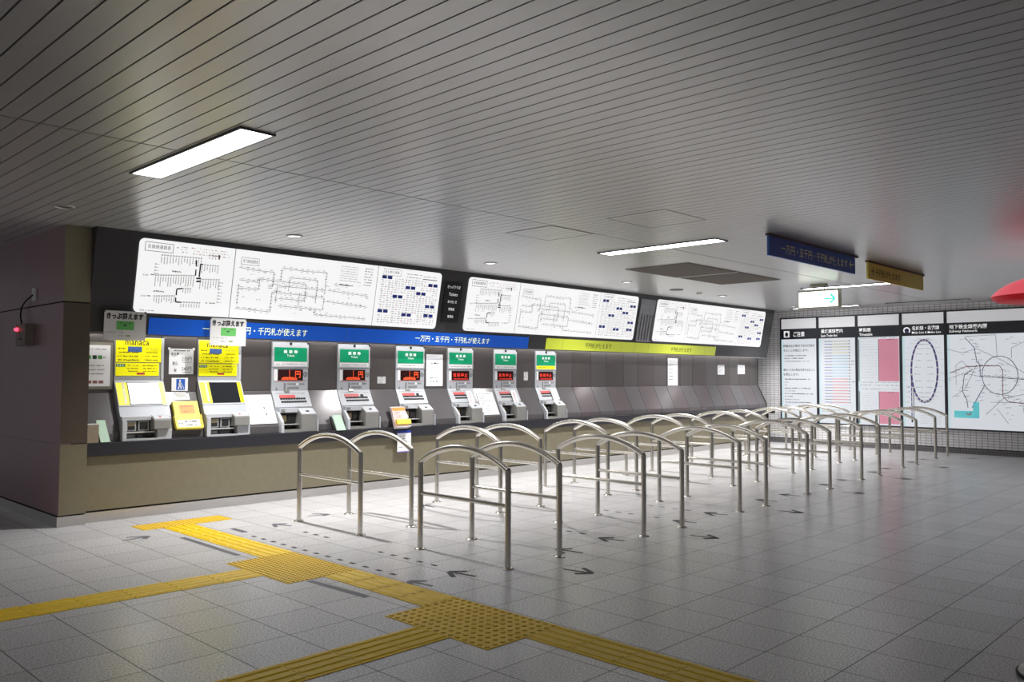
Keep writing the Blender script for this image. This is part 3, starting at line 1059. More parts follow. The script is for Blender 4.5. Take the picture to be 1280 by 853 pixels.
def fare_print(d, w_, h_, c, rnd):
    d.text('名古屋', w_ * .08, h_ * .70, w_ * .32, h_ * .15, c, INK, 0.01)
    d.text('金山', w_ * .13, h_ * .36, w_ * .22, h_ * .14, c, INK, 0.01)
    d.text('栄', w_ * .2, h_ * .08, w_ * .11, h_ * .14, c, INK, 0.01)
    d.text('270円', w_ * .52, h_ * .52, w_ * .40, h_ * .17, c, INKG, 0.005)
    d.text('240円', w_ * .52, h_ * .13, w_ * .40, h_ * .17, c, INKG, 0.005)
    d.scribble(w_ * .2, w_ * .85, h_ * .9, h_ * .06, c, INK, rnd, 0.9)
    d.rect(w_ * .54, w_ * .92, h_ * .46, h_ * .475, c, INKG)
    d.rect(w_ * .54, w_ * .92, h_ * .07, h_ * .085, c, INKG)
    for a in (0.0, w_):
        d.box(a - 0.012, a + 0.012, h_ - 0.015, h_ + 0.012, c - 0.003, c + 0.003, WHITE)


notice('fare_notice', 0.166, 0.440, 1.472, 1.752, 'white notice with two fares between the two yellow machines', rows=0, draw=fare_print)


def picto_print(d, w_, h_, c, rnd):
    d.rect(w_ * .28, w_ * .82, h_ * .08, h_ * .92, c, PBLUE)
    k = c + 0.001
    d.disc(w_ * .50, h_ * .80, w_ * .055, k, WHITE, 10)
    for p_, q_, ww in (((.50, .73), (.49, .44), .11), ((.49, .46), (.40, .14), .07), ((.50, .46), (.57, .32), .07), ((.57, .32), (.58, .14), .06), ((.50, .68), (.62, .50), .05), ((.48, .68), (.42, .48), .05), ((.62, .52), (.76, .14), .03)):
        d.stroke((w_ * p_[0], h_ * p_[1]), (w_ * q_[0], h_ * q_[1]), w_ * ww, k, WHITE)


notice('pictogram_plate', 0.20, 0.382, 1.288, 1.432, 'square white plate with a blue walking person and cane pictogram', rows=0, draw=picto_print, cat='sign')


def tall_print(d, w_, h_, c, rnd):
    d.scribble(w_ * .3, w_ * .45, h_ * .69, 0.022, c, INKG, rnd, 0.9)
    d.rect(w_ * .46, w_ * .60, h_ * .70, h_ * .74, c, INK)
    d.scribble(w_ * .62, w_ * .75, h_ * .69, 0.022, c, INKG, rnd, 0.9)
    for b in (.44, .5):
        d.rect(w_ * .05, w_ * .95, h_ * b, h_ * b + .002, c, INKL)
    d.scribble(w_ * .2, w_ * .75, h_ * .24, 0.02, c, INKG, rnd, 0.5)
    d.scribble(w_ * .2, w_ * .8, h_ * .12, 0.025, c, INKG, rnd, 0.7)


notice('tall_notice', 3.805, 4.112, 1.318, 1.765, 'tall white notice between the third and fourth green-headed machines', seed=8, rows=0, draw=tall_print)
notice('small_sticker', 2.966, 3.10, 1.358, 1.450, 'small pale sticker on the wall left of the third green-headed machine', m_=PAPERG, rows=3, seed=11)
notice('wall_plate', 5.80, 5.892, 1.395, 1.53, 'small upright pale plate left of the last green-headed machine', m_=PAPERG, rows=4, seed=12)


def long_print(d, w_, h_, c, rnd):
    for q in range(5):
        d.scribble(w_ * .1, w_ * .5, h_ * (.7 - q * .12), 0.018, c, INK, rnd, 0.9)


notice('tall_notice', 9.83, 10.17, 1.287, 1.815, 'tall white notice on the blank panels under the lime strip', seed=13, rows=8, draw=long_print)
notice('small_notice', 11.67, 11.94, 1.505, 1.705, 'nearer of two small white notices at the far end of the wall', seed=14, rows=6)
notice('small_notice', 12.50, 12.80, 1.52, 1.715, 'farther of two small white notices at the far end of the wall', seed=15, rows=6)


def slope_notice(name, x0, x1, t0, t1, label, m_=PAPER, rows=10, seed=2, cat='notice', draw=None, lift=0.002, grp='papers on the sloping panels', skew=0.0):
    S0 = Frame((0, 4.866, 1.28), (1, 0, 0), (0, 0.206, 0.412))
    o = S0(x0, t0, lift)
    t = thing(name, o, label, cat, grp)
    S = Frame((0, 0, 0), (1, 0, 0), (0, 0.206, 0.412))
    w_, h_ = x1 - x0, t1 - t0
    MB(S).slab([(0, 0), (w_, 0), (w_ - skew, h_), (-skew, h_)], 0, 0.004, m_).build('sheet', t)
    d = MB(S)
    rnd = random.Random(seed)
    for r_ in range(rows):
        b = h_ * (0.92 - 0.84 * r_ / max(1, rows - 1))
        d.scribble(w_ * 0.08, w_ * rnd.uniform(0.4, 0.9), b - 0.005, 0.011, 0.005, INKG, rnd, 0.8)
    if draw:
        draw(d, w_, h_, 0.005, rnd)
    if d.f:
        d.build('print', t)
    return t


def n1_print(d, w_, h_, c, rnd):
    d.rect(w_ * .62, w_ * .66, h_ * .50, h_ * .57, c, INK)
    d.rect(w_ * .66, w_ * .70, h_ * .28, h_ * .36, c, INK)


slope_notice('sloping_notice', 1.025, 1.385, -0.425, -0.055, 'white notice on the sloping panel left of the first green-headed machine', draw=n1_print, seed=21)
slope_notice('sloping_notice', 4.735, 5.07, -0.435, -0.07, 'white notice with small drawings on the sloping panel between two green-headed machines', seed=22, rows=9)

# out-of-order tags on the last three machines
for k, wd in zip((3, 4, 5), ('fourth', 'fifth', 'last')):
    x0 = 1.40 + 0.93 * k
    def tag_print(d, w_, h_, c, rnd):
        for q in range(5):
            d.text('発売中止です'[q], w_ * .3, h_ * (.74 - q * .145), w_ * .4, h_ * .10, c, INKR, 0.01)
    slope_notice('closed_tag', x0 + 0.315, x0 + 0.425, -0.30, -0.055, f'white tag with red writing lying across the {wd} green-headed machine', rows=0, draw=tag_print, lift=0.030, seed=k, cat='tag', grp='tags on the closed machines', skew=0.0)

# white leaflet packet under the pictogram
t = slope_notice('leaflet_packet', 0.215, 0.385, -0.10, -0.025, 'small crumpled white leaflet packet under the blue pictogram', rows=1, seed=31, cat='leaflet')
MB(Frame((0, 0, 0), (1, 0, 0), (0, 0.206, 0.412))).add([(0.03, 0.03, 0.005), (0.15, 0.02, 0.005), (0.13, 0.085, 0.02), (0.02, 0.09, 0.018)], [(0, 1, 2, 3)], PAPERG).build('fold', t)

# yellow brochure holder
S0 = Frame((0, 4.866, 1.28), (1, 0, 0), (0, 0.206, 0.412))
t = thing('brochure_holder', S0(0.155, -0.46, 0.0), 'clear holder full of yellow brochures between the two yellow machines', 'brochure holder')
S = Frame((0, 0, 0), (1, 0, 0), (0, 0.206, 0.412))
MB(S).box(0.0, 0.30, 0.0, 0.30, 0.0, 0.012, FRAMEG).box(0.0, 0.30, 0.0, 0.012, 0.012, 0.06, PYEL).box(0.0, 0.008, 0.0, 0.16, 0.012, 0.06, PYEL).box(0.292, 0.30, 0.0, 0.16, 0.012, 0.06, PYEL).build('tray', t)
MB(S).box(0.012, 0.288, 0.014, 0.32, 0.013, 0.05, PYEL).build('brochure_stack', t)
d = MB(S)
d.rect(0.07, 0.24, 0.17, 0.28, 0.051, PORANGE).rect(0.03, 0.27, 0.02, 0.10, 0.051, WHITE)
rnd = random.Random(5)
d.scribble(0.09, 0.22, 0.25, 0.014, 0.052, INKR, rnd).scribble(0.11, 0.20, 0.19, 0.014, 0.052, INKR, rnd)
d.scribble(0.10, 0.26, 0.07, 0.02, 0.052, INK, rnd, 0.7).scribble(0.04, 0.09, 0.05, 0.02, 0.052, INK, rnd).scribble(0.12, 0.26, 0.03, 0.018, 0.052, INK, rnd)
d.build('print', t)

# brown box and leaflet holder on the ledge by the pier
t = thing('collection_box', (-0.70, 4.635, 0.786), 'small brown stone-patterned box on the ledge against the corner pier', 'box')
MB().box(-0.045, 0.065, -0.03, 0.02, 0.0, 0.178, CARD).build('body', t, bevel=0.004)
MB().box(-0.048, 0.068, -0.033, 0.02, 0.178, 0.192, PAPERG).build('lid', t, bevel=0.003)
t = thing('leaflet_stand', (-0.60, 4.63, 0.786), 'slim stand of mint green leaflets next to the small brown box', 'leaflet stand')
MB().prism([(-0.03, 0.0), (0.02, 0.0), (0.06, 0.215), (0.052, 0.215), (-0.026, 0.01)], -0.02, 0.075, FRAMEG).build('stand', t)
m = MB()
m.add([(-0.02, -0.035, 0.006), (0.07, -0.035, 0.006), (0.045, 0.045, 0.222), (-0.04, 0.045, 0.222), (-0.02, -0.022, 0.006), (0.07, -0.022, 0.006), (0.045, 0.052, 0.222), (-0.04, 0.052, 0.222)],
      [(0, 1, 2, 3), (7, 6, 5, 4), (0, 4, 5, 1), (1, 5, 6, 2), (2, 6, 7, 3), (3, 7, 4, 0)], PMINT)
m.build('leaflet_stack', t)

# leaflet stand left of second green machine
t = thing('leaflet_stand', (2.20, 4.62, 0.786), 'slim black stand of pale green leaflets left of the second green-headed machine', 'leaflet stand')
MB().add([(-0.075, -0.02, 0), (-0.05, -0.02, 0), (-0.09, 0.03, 0.17), (-0.115, 0.03, 0.17), (-0.075, 0.02, 0), (-0.05, 0.02, 0), (-0.09, 0.04, 0.17), (-0.115, 0.04, 0.17)],
         [(0, 1, 2, 3), (7, 6, 5, 4), (0, 4, 5, 1), (1, 5, 6, 2), (2, 6, 7, 3), (3, 7, 4, 0)], RUBBER).build('side_plate', t)
MB().add([(-0.045, -0.035, 0.0), (0.085, -0.035, 0.0), (0.05, 0.03, 0.185), (-0.075, 0.03, 0.185), (-0.045, -0.015, 0.0), (0.085, -0.015, 0.0), (0.05, 0.045, 0.185), (-0.075, 0.045, 0.185)],
         [(0, 1, 2, 3), (7, 6, 5, 4), (0, 4, 5, 1), (1, 5, 6, 2), (2, 6, 7, 3), (3, 7, 4, 0)], PMINT).build('leaflet_stack', t)

# colourful brochure rack with a sheet hanging below
t = thing('brochure_rack', (3.12, 4.59, 0.787), 'rack of colourful brochures on the ledge left of the third green-headed machine', 'brochure rack')
RK = Frame((-0.09, -0.03, -0.012), (1, 0, 0), (-0.0, 0.10, 0.27))
MB(RK).box(0.0, 0.23, 0.0, 0.30, -0.022, -0.012, PAPERG).build('back_plate', t)
bs = MB(RK)
bs.box(0.005, 0.225, 0.0, 0.285, -0.010, 0.012, PPINK)
bs.rect(0.01, 0.22, 0.235, 0.28, 0.013, PORANGE).rect(0.14, 0.21, 0.13, 0.22, 0.013, PMINT)
rnd = random.Random(9)
for q in range(5):
    bs.scribble(0.02, 0.15, 0.11 + q * 0.024, 0.014, 0.013, INKG if q % 2 else INKR, rnd, 0.6)
bs.build('brochure_stack', t)
MB(RK).box(0.02, 0.25, 0.045, 0.105, 0.013, 0.05, PYEL).build('front_card', t)
MB(RK).box(0.0, 0.23, 0.0, 0.01, -0.012, 0.055, PAPERG).build('shelf', t)
t = notice('hanging_sheet', 3.095, 3.322, 0.455, 0.735, 'white printed sheet hanging over the ledge edge below the brochure rack', y=4.594, seed=33, rows=7, grp='papers on the ticket counter')
MB().box(0, 0.227, -0.006, -0.002, 0.252, 0.28, INKB).box(0, 0.227, -0.006, -0.002, 0.0, 0.012, INKV).build('band', t)


# paper signs hung from the canopy
def canopy_sheet(x0, x1, z0, z1, label):
    t = thing('hanging_poster', (x0, 4.555, z0), label, 'poster', 'paper signs hung on the canopy')
    W = Frame((0, 0, 0), (1, 0, 0), (0, -0.06, 1))
    w_, h_ = x1 - x0, z1 - z0
    MB(W).box(0, w_, 0, h_, 0, 0.004, PAPERG).build('sheet', t)
    d = MB(W)
    d.text('きっぷ買えます', w_ * .05, h_ * .71, w_ * .88, h_ * .22, 0.005, INK, 0.05)
    d.rect(w_ * .29, w_ * .71, h_ * .36, h_ * .66, 0.005, PGREEN)
    rnd = random.Random(2)
    d.rect(w_ * .45, w_ * .53, h_ * .50, h_ * .54, 0.006, INK)
    d.scribble(w_ * .32, w_ * .66, h_ * .58, 0.012, 0.006, INKH, rnd, 0.7)
    d.scribble(w_ * .05, w_ * .5, h_ * .24, 0.02, 0.005, INKL, rnd, 0.8)
    d.scribble(w_ * .32, w_ * .46, h_ * .13, 0.016, 0.005, INKG, rnd, 0.9)
    d.rect(w_ * .52, w_ * .63, h_ * .13, h_ * .19, 0.005, mat('olive_print', C(140, 160, 110), 0.6))
    d.build('print', t)
    MB(W).box(0.0, 0.012, h_ - 0.015, h_ + 0.005, -0.02, 0.006, FRAMEG).box(w_ - 0.012, w_, h_ - 0.015, h_ + 0.005, -0.02, 0.006, FRAMEG).build('clip', t)


canopy_sheet(-0.635, -0.222, 1.812, 2.108, 'pale paper sign with green ticket hung left of the blue strip')
canopy_sheet(0.472, 0.896, 1.790, 2.090, 'pale paper sign with green ticket hung across the blue strip')

# ================================================================== poster cases on the far wall
FW = Frame((13.84, 0, 0), (0, -1, 0), (0, 0, 1))


def poster(y0, y1, label, name='poster_case'):
    """y0 > y1; local frame: a to the right as seen, b up from the case's foot"""
    t = thing(name, (XF - 0.002, y0, 0.45), label, 'poster case', 'backlit poster cases on the tiled wall')
    F = Frame((0, 0, 0), (0, -1, 0), (0, 0, 1))
    w_ = y0 - y1
    h_ = 2.325
    e = 0.028
    fr = MB(F)
    fr.box(0, w_, 0, e, 0, 0.045, HEADB).box(0, w_, h_ - e, h_, 0, 0.045, HEADB).box(0, e, e, h_ - e, 0, 0.045, HEADB).box(w_ - e, w_, e, h_ - e, 0, 0.045, HEADB)
    fr.build('frame', t)
    MB(F).box(e, w_ - e, 1.845, 2.075, 0, 0.038, HEADB).build('header_band', t)
    MB(F).box(e, w_ - e, 2.075, h_ - e, 0, 0.034, WBAND).build('top_panel', t)
    MB(F).box(e, w_ - e, e, 1.845, 0, 0.034, WPOST).build('poster_sheet', t)
    MB(F).box(e, e + 0.05, e, 1.845, 0.034, 0.0345, PCYAN).build('cyan_edge', t)
    return t, F, w_, 0.0355, 0.0395


rnd = random.Random(77)
t, F, w_, c, hc = poster(4.55, 3.69, 'poster case of bold printed rules with an icon heading, next to the ticket wall')
m = MB(F)
m.rect(.09, .22, 1.89, 2.03, hc, LETTERW).disc(.155, 1.955, .038, hc + .001, HEADB, 12, .05).rect(.125, .185, 1.905, 1.93, hc + .001, HEADB)
m.text('ご注意', .31, 1.90, .26, .11, hc, LETTERW, 0.015)
m.build('heading', t)
m = MB(F)
for b, ln, wd in ((1.67, '駅構内及び車内で次の行為を', .72), (1.57, 'することを禁止します。', .58), (1.14, '車内への次の物品を持ち込むこと', .72), (1.04, 'を禁止します。', .36)):
    m.text(ln, .07, b, wd, .055, c, INK, 0.01)
for b, wd in ((1.47, .5), (1.41, .45), (1.345, .58), (.95, .6), (.88, .09), (.82, .05), (.75, .62), (.69, .25), (.63, .66), (.57, .2), (.50, .34), (.44, .6), (.37, .1)):
    m.scribble(.10, .10 + wd, b, .024, c, INKG if rnd.random() < .6 else INK, rnd, 0.85)
m.build('print', t)

t, F, w_, c, hc = poster(3.69, 2.85, 'poster case with rows of thin coloured lines, second from the ticket wall')
m = MB(F)
m.text('最終連絡案内', .08, 1.955, .47, .085, hc, LETTERW, 0.015)
m.text('Last Train for:', .08, 1.875, .36, .055, hc, LETTERW, 0.012)
m.build('heading', t)
m = MB(F)
cols = [mat('pale_olive', C(214, 214, 176), 0.6)] * 5 + [mat('pale_blue', C(160, 196, 216), 0.6)] * 8 + [mat('pale_rose', C(206, 140, 146), 0.6)] * 9
for i in range(22):
    b = 1.77 - i * .062
    m.rect(.15, .32, b, b + .012, c, INKV if i % 2 else INKG)
    m.rect(.32, .66, b, b + .016, c, cols[i])
    m.rect(.67, .70, b - .004, b + .018, c, INKG)
    if i in (7, 8, 14):
        m.scribble(.72, .80, b, .02, c, INKG, rnd)
m.scribble(.08, .5, .30, .016, c, INKG, rnd, .7)
m.scribble(.08, .35, .27, .014, c, INKG, rnd, .7)
m.build('print', t)

t, F, w_, c, hc = poster(2.85, 1.96, 'poster case with large pink timetable blocks, middle of the five')
m = MB(F)
m.text('時刻表', .06, 1.955, .24, .085, hc, LETTERW, 0.015)
m.text('Timetable', .06, 1.875, .27, .055, hc, LETTERW, 0.012)
m.build('heading', t)
m = MB(F)
for b0, b1 in ((.93, 1.80), (.06, .72)):
    m.rect(.45, .85, b0, b1, c, PINK)
    m.rect(.44, .455, b0, b1, c, INKG)
    m.rect(.035, .055, b0, b1, c, INKG)
    for q in range(14):
        m.scribble(.08, .42, b1 - .05 - q * (b1 - b0) / 15, .012, c, INKL, rnd, .5)
    m.scribble(.62, .76, b1 - .025, .012, c + .0005, INK, rnd, .9)
for b in (.76, .84, .90, 1.815):
    m.scribble(.07, .83, b, .016, c, INKG, rnd, .6)
m.build('print', t)

t, F, w_, c, hc = poster(1.96, 1.12, 'poster case with a tall violet oval line map, fourth from the ticket wall')
m = MB(F)
m.ring(.12, 1.955, .045, .068, hc, LETTERW, 20, -0.25 * PI, 1.25 * PI)
m.ring(.12, 1.955, .03, .045, hc, INKV, 20)
m.text('名城線・名港線', .22, 1.955, .51, .085, hc, LETTERW, 0.015)
m.text('Meijo Line & Meiko Line', .22, 1.875, .54, .055, hc, LETTERW, 0.012)
m.build('heading', t)
m = MB(F)
n = 64
oc, orx, ory, ocy = .44, .245, .62, 1.14
for i in range(n):
    t0, t1 = 2 * PI * i / n, 2 * PI * (i + 1) / n
    m.stroke((oc + orx * math.cos(t0), ocy + ory * math.sin(t0)), (oc + orx * math.cos(t1), ocy + ory * math.sin(t1)), .036, c, INKV)
for i in range(28):
    t0 = 2 * PI * (i + .5) / 28
    m.disc(oc + orx * math.cos(t0), ocy + ory * math.sin(t0), .018, c + .001, WHITE, 8)
    sgn = 1 if math.cos(t0) > 0 else -1
    a = oc + (orx - .06) * math.cos(t0)
    m.scribble(min(a, a - sgn * .13), max(a, a - sgn * .13), ocy + ory * math.sin(t0), .014, c, INKG, rnd, .8)
    a = oc + (orx + .05) * math.cos(t0)
    m.scribble(min(a, a + sgn * .1), max(a, a + sgn * .1), ocy + ory * math.sin(t0) + .02, .012, c, INKL, rnd, .8)
m.rect(.185, .205, .12, .98, c, INKV).rect(.225, .24, .16, .80, c, INKG)
for q in range(7):
    m.disc(.195, .22 + q * .1, .013, c + .001, WHITE, 8)
    m.scribble(.09, .17, .21 + q * .1, .014, c, INKG, rnd, .8)
m.poly([(.18, .16), (.195, .10), (.25, .20), (.21, .20)], c + .0005, INK)
for q in range(6):
    m.scribble(.35, .75, .10 + q * .05, .012, c, INKL, rnd, .6)
m.build('print', t)

t, F, w_, c, hc = poster(1.12, -1.30, 'widest poster case with the whole subway network map, farthest from the ticket wall')
m = MB(F)
m.text('地下鉄全線案内図', .07, 1.955, .66, .085, hc, LETTERW, 0.015)
m.text('Subway Network', .07, 1.875, .50, .06, hc, LETTERW, 0.012)
m.build('heading', t)
m = MB(F)
def px(a, b):        # positions read off the photograph's map, metres on the sheet
    return (a - 912) / 370 * 1.36, 1.845 - (b - 568) / 480 * 1.86 if False else 1.86 - (b - 565) / 435 * 1.70
# grey railway lines
for pts in ([(1005, 580), (1150, 575), (1155, 680)], [(1220, 690), (1220, 640), (1278, 610)], [(960, 820), (960, 720), (990, 700), (1030, 740)],
            [(920, 640), (990, 660), (1060, 640), (1180, 700), (1278, 760)], [(920, 790), (1000, 760), (1090, 780)], [(1100, 960), (1180, 880), (1270, 860)], [(1060, 720), (1000, 840), (940, 880)],
            [(1150, 930), (1200, 1000)], [(1120, 900), (1278, 900)]):
    m.line([px(*q) for q in pts], .008, c, INKL)
m.line([px(*q) for q in ((1005, 585), (1050, 635), (1060, 700), (1075, 720), (1075, 775), (1278, 790))], .012, c, INKB)
m.line([px(*q) for q in ((930, 760), (1000, 730), (1090, 725), (1165, 725), (1178, 745), (1178, 870), (1200, 895), (1278, 905))], .012, c + .0005, INKR)
cx_, cy_ = px(1165, 770)
for i in range(40):
    t0, t1 = 2 * PI * i / 40, 2 * PI * (i + 1) / 40
    if i % 1 == 0:
        m.stroke((cx_ + .30 * math.cos(t0), cy_ + .36 * math.sin(t0)), (cx_ + .30 * math.cos(t1), cy_ + .36 * math.sin(t1)), .012, c + .001, INKG if i % 2 else INKV)
m.line([px(*q) for q in ((1095, 820), (1050, 900), (1035, 930))], .014, c, INKV)
m.line([px(*q) for q in ((1040, 740), (1000, 770), (990, 850), (1010, 890), (1015, 930))], .012, c, INKG)
tb = [px(948, 980), px(1068, 980), px(1068, 900), px(1042, 900), px(1035, 945), px(948, 945)]
m.poly([tb[0], tb[1], (tb[1][0], px(0, 945)[1]), tb[5]], c, TEALP)
m.poly([(px(1038, 0)[0], px(0, 945)[1]), (tb[1][0], px(0, 945)[1]), tb[2], (px(1040, 0)[0], tb[2][1])], c, TEALP)
m.ring(*px(1018, 955), .02, .05, c + .001, PAPERG, 16, -PI, PI * .1)
for q in range(110):
    a, b = px(rnd.uniform(925, 1560), rnd.uniform(585, 990))
    if not (px(940, 0)[0] < a < px(1075, 0)[0] and b < px(0, 890)[1]):
        m.scribble(a, a + rnd.uniform(.04, .10), b, .012, c + .0015, INKG if q % 3 else INK, rnd, .8)
for i in range(26):
    t0 = 2 * PI * i / 26
    m.disc(cx_ + .30 * math.cos(t0), cy_ + .36 * math.sin(t0), .011, c + .002, WHITE, 8)
for pts, m_ in (([(1005, 585), (1050, 635), (1060, 700), (1075, 775), (1278, 790)], INK), ([(930, 760), (1000, 730), (1165, 725), (1178, 870), (1278, 905)], INK), ([(1095, 820), (1050, 900), (1035, 930)], INK), ([(1040, 740), (990, 770), (990, 850), (1012, 930)], INK)):
    for q0, q1 in zip(pts, pts[1:]):
        n = max(1, int(math.hypot(q1[0] - q0[0], q1[1] - q0[1]) / 22))
        for i in range(n):
            a, b = px(q0[0] + (q1[0] - q0[0]) * i / n, q0[1] + (q1[1] - q0[1]) * i / n)
            m.disc(a, b, .011, c + .0025, WHITE, 8)
            m.scribble(a + .025, a + .10, b + .012, .013, c + .0015, m_, rnd, .85)
for pts in ([(1290, 700), (1400, 720), (1500, 650)], [(1290, 790), (1420, 830), (1540, 820)], [(1290, 905), (1400, 930), (1500, 900)]):
    m.line([px(*q) for q in pts], .014, c, INKL)
for q in range(4):
    m.rect(1.30, 1.40, .38 + q * .035, .392 + q * .035, c, INKR)
m.build('print', t)

# ================================================================== hanging signs
t = thing('hanging_sign', (4.08, -0.15, 2.70), 'blue sign hanging from the ceiling with a pale arrow and lettering', 'hanging sign', 'coloured signs hanging from the ceiling')
W = Frame((0, 0, 0), (1, 0, 0), (0, 0, 1))
MB(W).box(0, 2.17, 0, 0.20, -0.012, 0.012, BLUEH).build('panel', t)
MB(W).box(-0.02, 2.25, 0.20, 0.222, -0.02, 0.02, FRAMEG).build('rail', t)
m = MB(W)
m.text('一万円・五千円・千円札が使えます', 0.26, 0.05, 1.68, 0.10, 0.0135, LETTERH, 0.008)
m.line([(2.11, .105), (2.00, .105)], .014, 0.0135, LETTERH).line([(2.05, .15), (2.0, .105), (2.05, .06)], .014, 0.0135, LETTERH)
m.build('lettering', t)
t = thing('hanging_sign', (6.76, -0.11, 2.695), 'yellow sign hanging from the ceiling with a dark arrow and lettering', 'hanging sign', 'coloured signs hanging from the ceiling')
MB(W).box(0, 2.0, 0, 0.205, -0.012, 0.012, YELH).build('panel', t)
MB(W).box(-0.02, 2.03, 0.205, 0.227, -0.02, 0.02, mat('brown_rail', C(110, 84, 50), 0.5)).build('rail', t)
m = MB(W)
m.line([(.08, .105), (.18, .105)], .014, 0.0135, INKH).line([(.13, .15), (.18, .105), (.13, .06)], .014, 0.0135, INKH)
m.text('千円札が使えます', 0.24, 0.05, 0.86, 0.10, 0.0135, INKH, 0.008)
m.build('lettering', t)

# exit sign
t = thing('exit_sign', (8.95, 1.83, 2.545), 'lit white exit sign with a green arrow hanging from two rods', 'exit sign')
F = Frame((0, 0, 0), (0, -1, 0), (0, 0, 1))
MB(F).box(0, 0.665, 0, 0.285, -0.10, 0.0, IVORY).build('housing', t, bevel=0.006)
MB(F).box(0.02, 0.645, 0.018, 0.262, 0.0, 0.006, EXITW).build('lit_panel', t)
m = MB(F)
for a in (0.27, 0.36):
    m.rect(a, a + 0.012, 0.06, 0.22, 0.0075, EXITG)
    m.rect(a - .02, a + 0.032, 0.205, 0.215, 0.0075, EXITG)
    m.rect(a - .02, a + 0.032, 0.06, 0.07, 0.0075, EXITG)
m.stroke((.43, .14), (.58, .14), .022, .0075, EXITG).line([(.53, .21), (.60, .14), (.53, .07)], .03, .0075, EXITG)
m.build('arrow', t)
for a in (0.235, 0.415):
    MB(F).tube([(a, 0.285, -0.05), (a, 0.355, -0.05)], 0.006, RUBBER, 8).build('rod', t)
MB(F).box(0.20, 0.45, 0.345, 0.376, -0.09, -0.01, IVORY).build('ceiling_plate', t)

# red lamp hanging at the right edge
t = thing('red_lamp', (7.42, -1.93, 2.41), 'large glossy red domed lamp hanging from the ceiling at the right edge', 'lamp')
MB().lathe(0, 0, [(0.6, 0.0), (0.585, 0.03), (0.53, 0.085), (0.44, 0.145), (0.32, 0.195), (0.17, 0.235), (0.0, 0.25)], REDL, 48).build('shell', t)
MB().lathe(0, 0, [(0.0, -0.07), (0.46, -0.068), (0.54, -0.055), (0.585, -0.03), (0.602, 0.0)], REDD, 48).build('underside', t)
MB().tube([(0, 0, 0.24), (0, 0, H - 2.41)], 0.02, FRAMEG, 10).build('stem', t)

# ================================================================== queue rails
def rail_proto():
    t = thing('queue_rail', (0, 0, 0), '', 'queue rail', 'stainless queue rails')
    Lh = 0.52
    for sgn in (-1, 1):
        po = MB().tube([(0, sgn * Lh, 0.0), (0, sgn * Lh, 0.748)], 0.0235, STEEL, 14).build('post', t)
        MB().lathe(0, sgn * Lh, [(0.0, 0.012), (0.03, 0.012), (0.05, 0.006), (0.052, 0.0)], STEEL, 20).build('foot_plate', po)
    # circular arch through both post tops
    rise = 0.145
    R = (Lh * Lh + rise * rise) / (2 * rise)
    half = math.asin(Lh / R)
    pts = []
    for i in range(25):
        a = -half + 2 * half * i / 24
        pts.append((0, R * math.sin(a), 0.742 + rise - R + R * math.cos(a)))
    MB().tube(pts, 0.0245, STEEL, 14).build('arched_handrail', t)
    MB().tube([(0, -Lh + 0.02, 0.472), (0, Lh - 0.02, 0.472)], 0.0165, STEEL, 12).build('middle_bar', t)
    return t


XL = [0.83, 2.64, 4.53, 6.41, 8.39, 10.45, 12.45]
XR = [1.43, 3.28, 5.13, 7.08, 9.06, 11.1, 13.12]
rowB = [(.36, 1.37), (.385, 1.39), (.465, 1.45), (.57, 1.54), (.68, 1.63), (.83, 1.775), (.945, 1.90)]
rowA = [(2.22, 3.31), (2.217, 3.28), (2.24, 3.265), (2.32, 3.31), (2.40, 3.45), (2.52, 3.60), (2.67, 3.80)]
proto = rail_proto()
first = True
for row, wd in ((rowB, 'front row'), (rowA, 'row nearer the ticket machines')):
    n = 0
    for k in range(7):
        for xx in (XL[k], XR[k]):
            y0, y1 = row[k]
            o = proto if first else dup(proto)
            first = False
            o.location = (xx, (y0 + y1) / 2, 0.0)
            o.rotation_euler = (0, 0, 0)
            o['label'] = f'arched stainless steel rail, {ORD[n]} from the left in the {wd}'
            n += 1

# ================================================================== tactile paving
def bar_mesh():
    m = MB()
    m.box(-0.1485, 0.1485, -0.1485, 0.1485, 0.0, 0.003, TACT)
    for k in range(4):
        x = -0.1125 + k * 0.075
        y0, y1 = -0.143, 0.143
        w0, w1 = 0.017, 0.0085
        v = [(x - w0, y0, .003), (x + w0, y0, .003), (x + w0, y1, .003), (x - w0, y1, .003), (x - w1, y0 + .009, .0085), (x + w1, y0 + .009, .0085), (x + w1, y1 - .009, .0085), (x - w1, y1 - .009, .0085)]
        m.add(v, [(4, 5, 6, 7), (0, 1, 5, 4), (1, 2, 6, 5), (2, 3, 7, 6), (3, 0, 4, 7)], TACT)
    return m


def dot_mesh(n, r):
    m = MB()
    m.box(-0.1485, 0.1485, -0.1485, 0.1485, 0.0, 0.003, TACT)
    p_ = 0.3 / n
    for i in range(n):
        for j in range(n):
            cx, cy = -0.15 + p_ * (i + .5), -0.15 + p_ * (j + .5)
            v = [(cx + r * math.cos(2 * PI * q / 10), cy + r * math.sin(2 * PI * q / 10), .003) for q in range(10)] + [(cx + r * .55 * math.cos(2 * PI * q / 10), cy + r * .55 * math.sin(2 * PI * q / 10), .008) for q in range(10)]
            m.add(v, [tuple(range(10, 20))], TACT)
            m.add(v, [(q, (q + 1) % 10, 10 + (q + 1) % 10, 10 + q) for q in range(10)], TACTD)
    return m


protos = {'bar': bar_mesh().build('tactile_bar_tile'), 'dot': dot_mesh(5, 0.0165).build('tactile_dot_tile'), 'fine': dot_mesh(8, 0.0125).build('tactile_dot_tile')}
used_p = set()


def tile(kind, x, y, rot, label, grp):
    o = protos[kind]
    if kind in used_p:
        o = o.copy()
        COL.objects.link(o)
    used_p.add(kind)
    o.location = (x, y, 0.0005)
    o.rotation_euler = (0, 0, rot)
    tag(o, label, 'paving tile', grp)


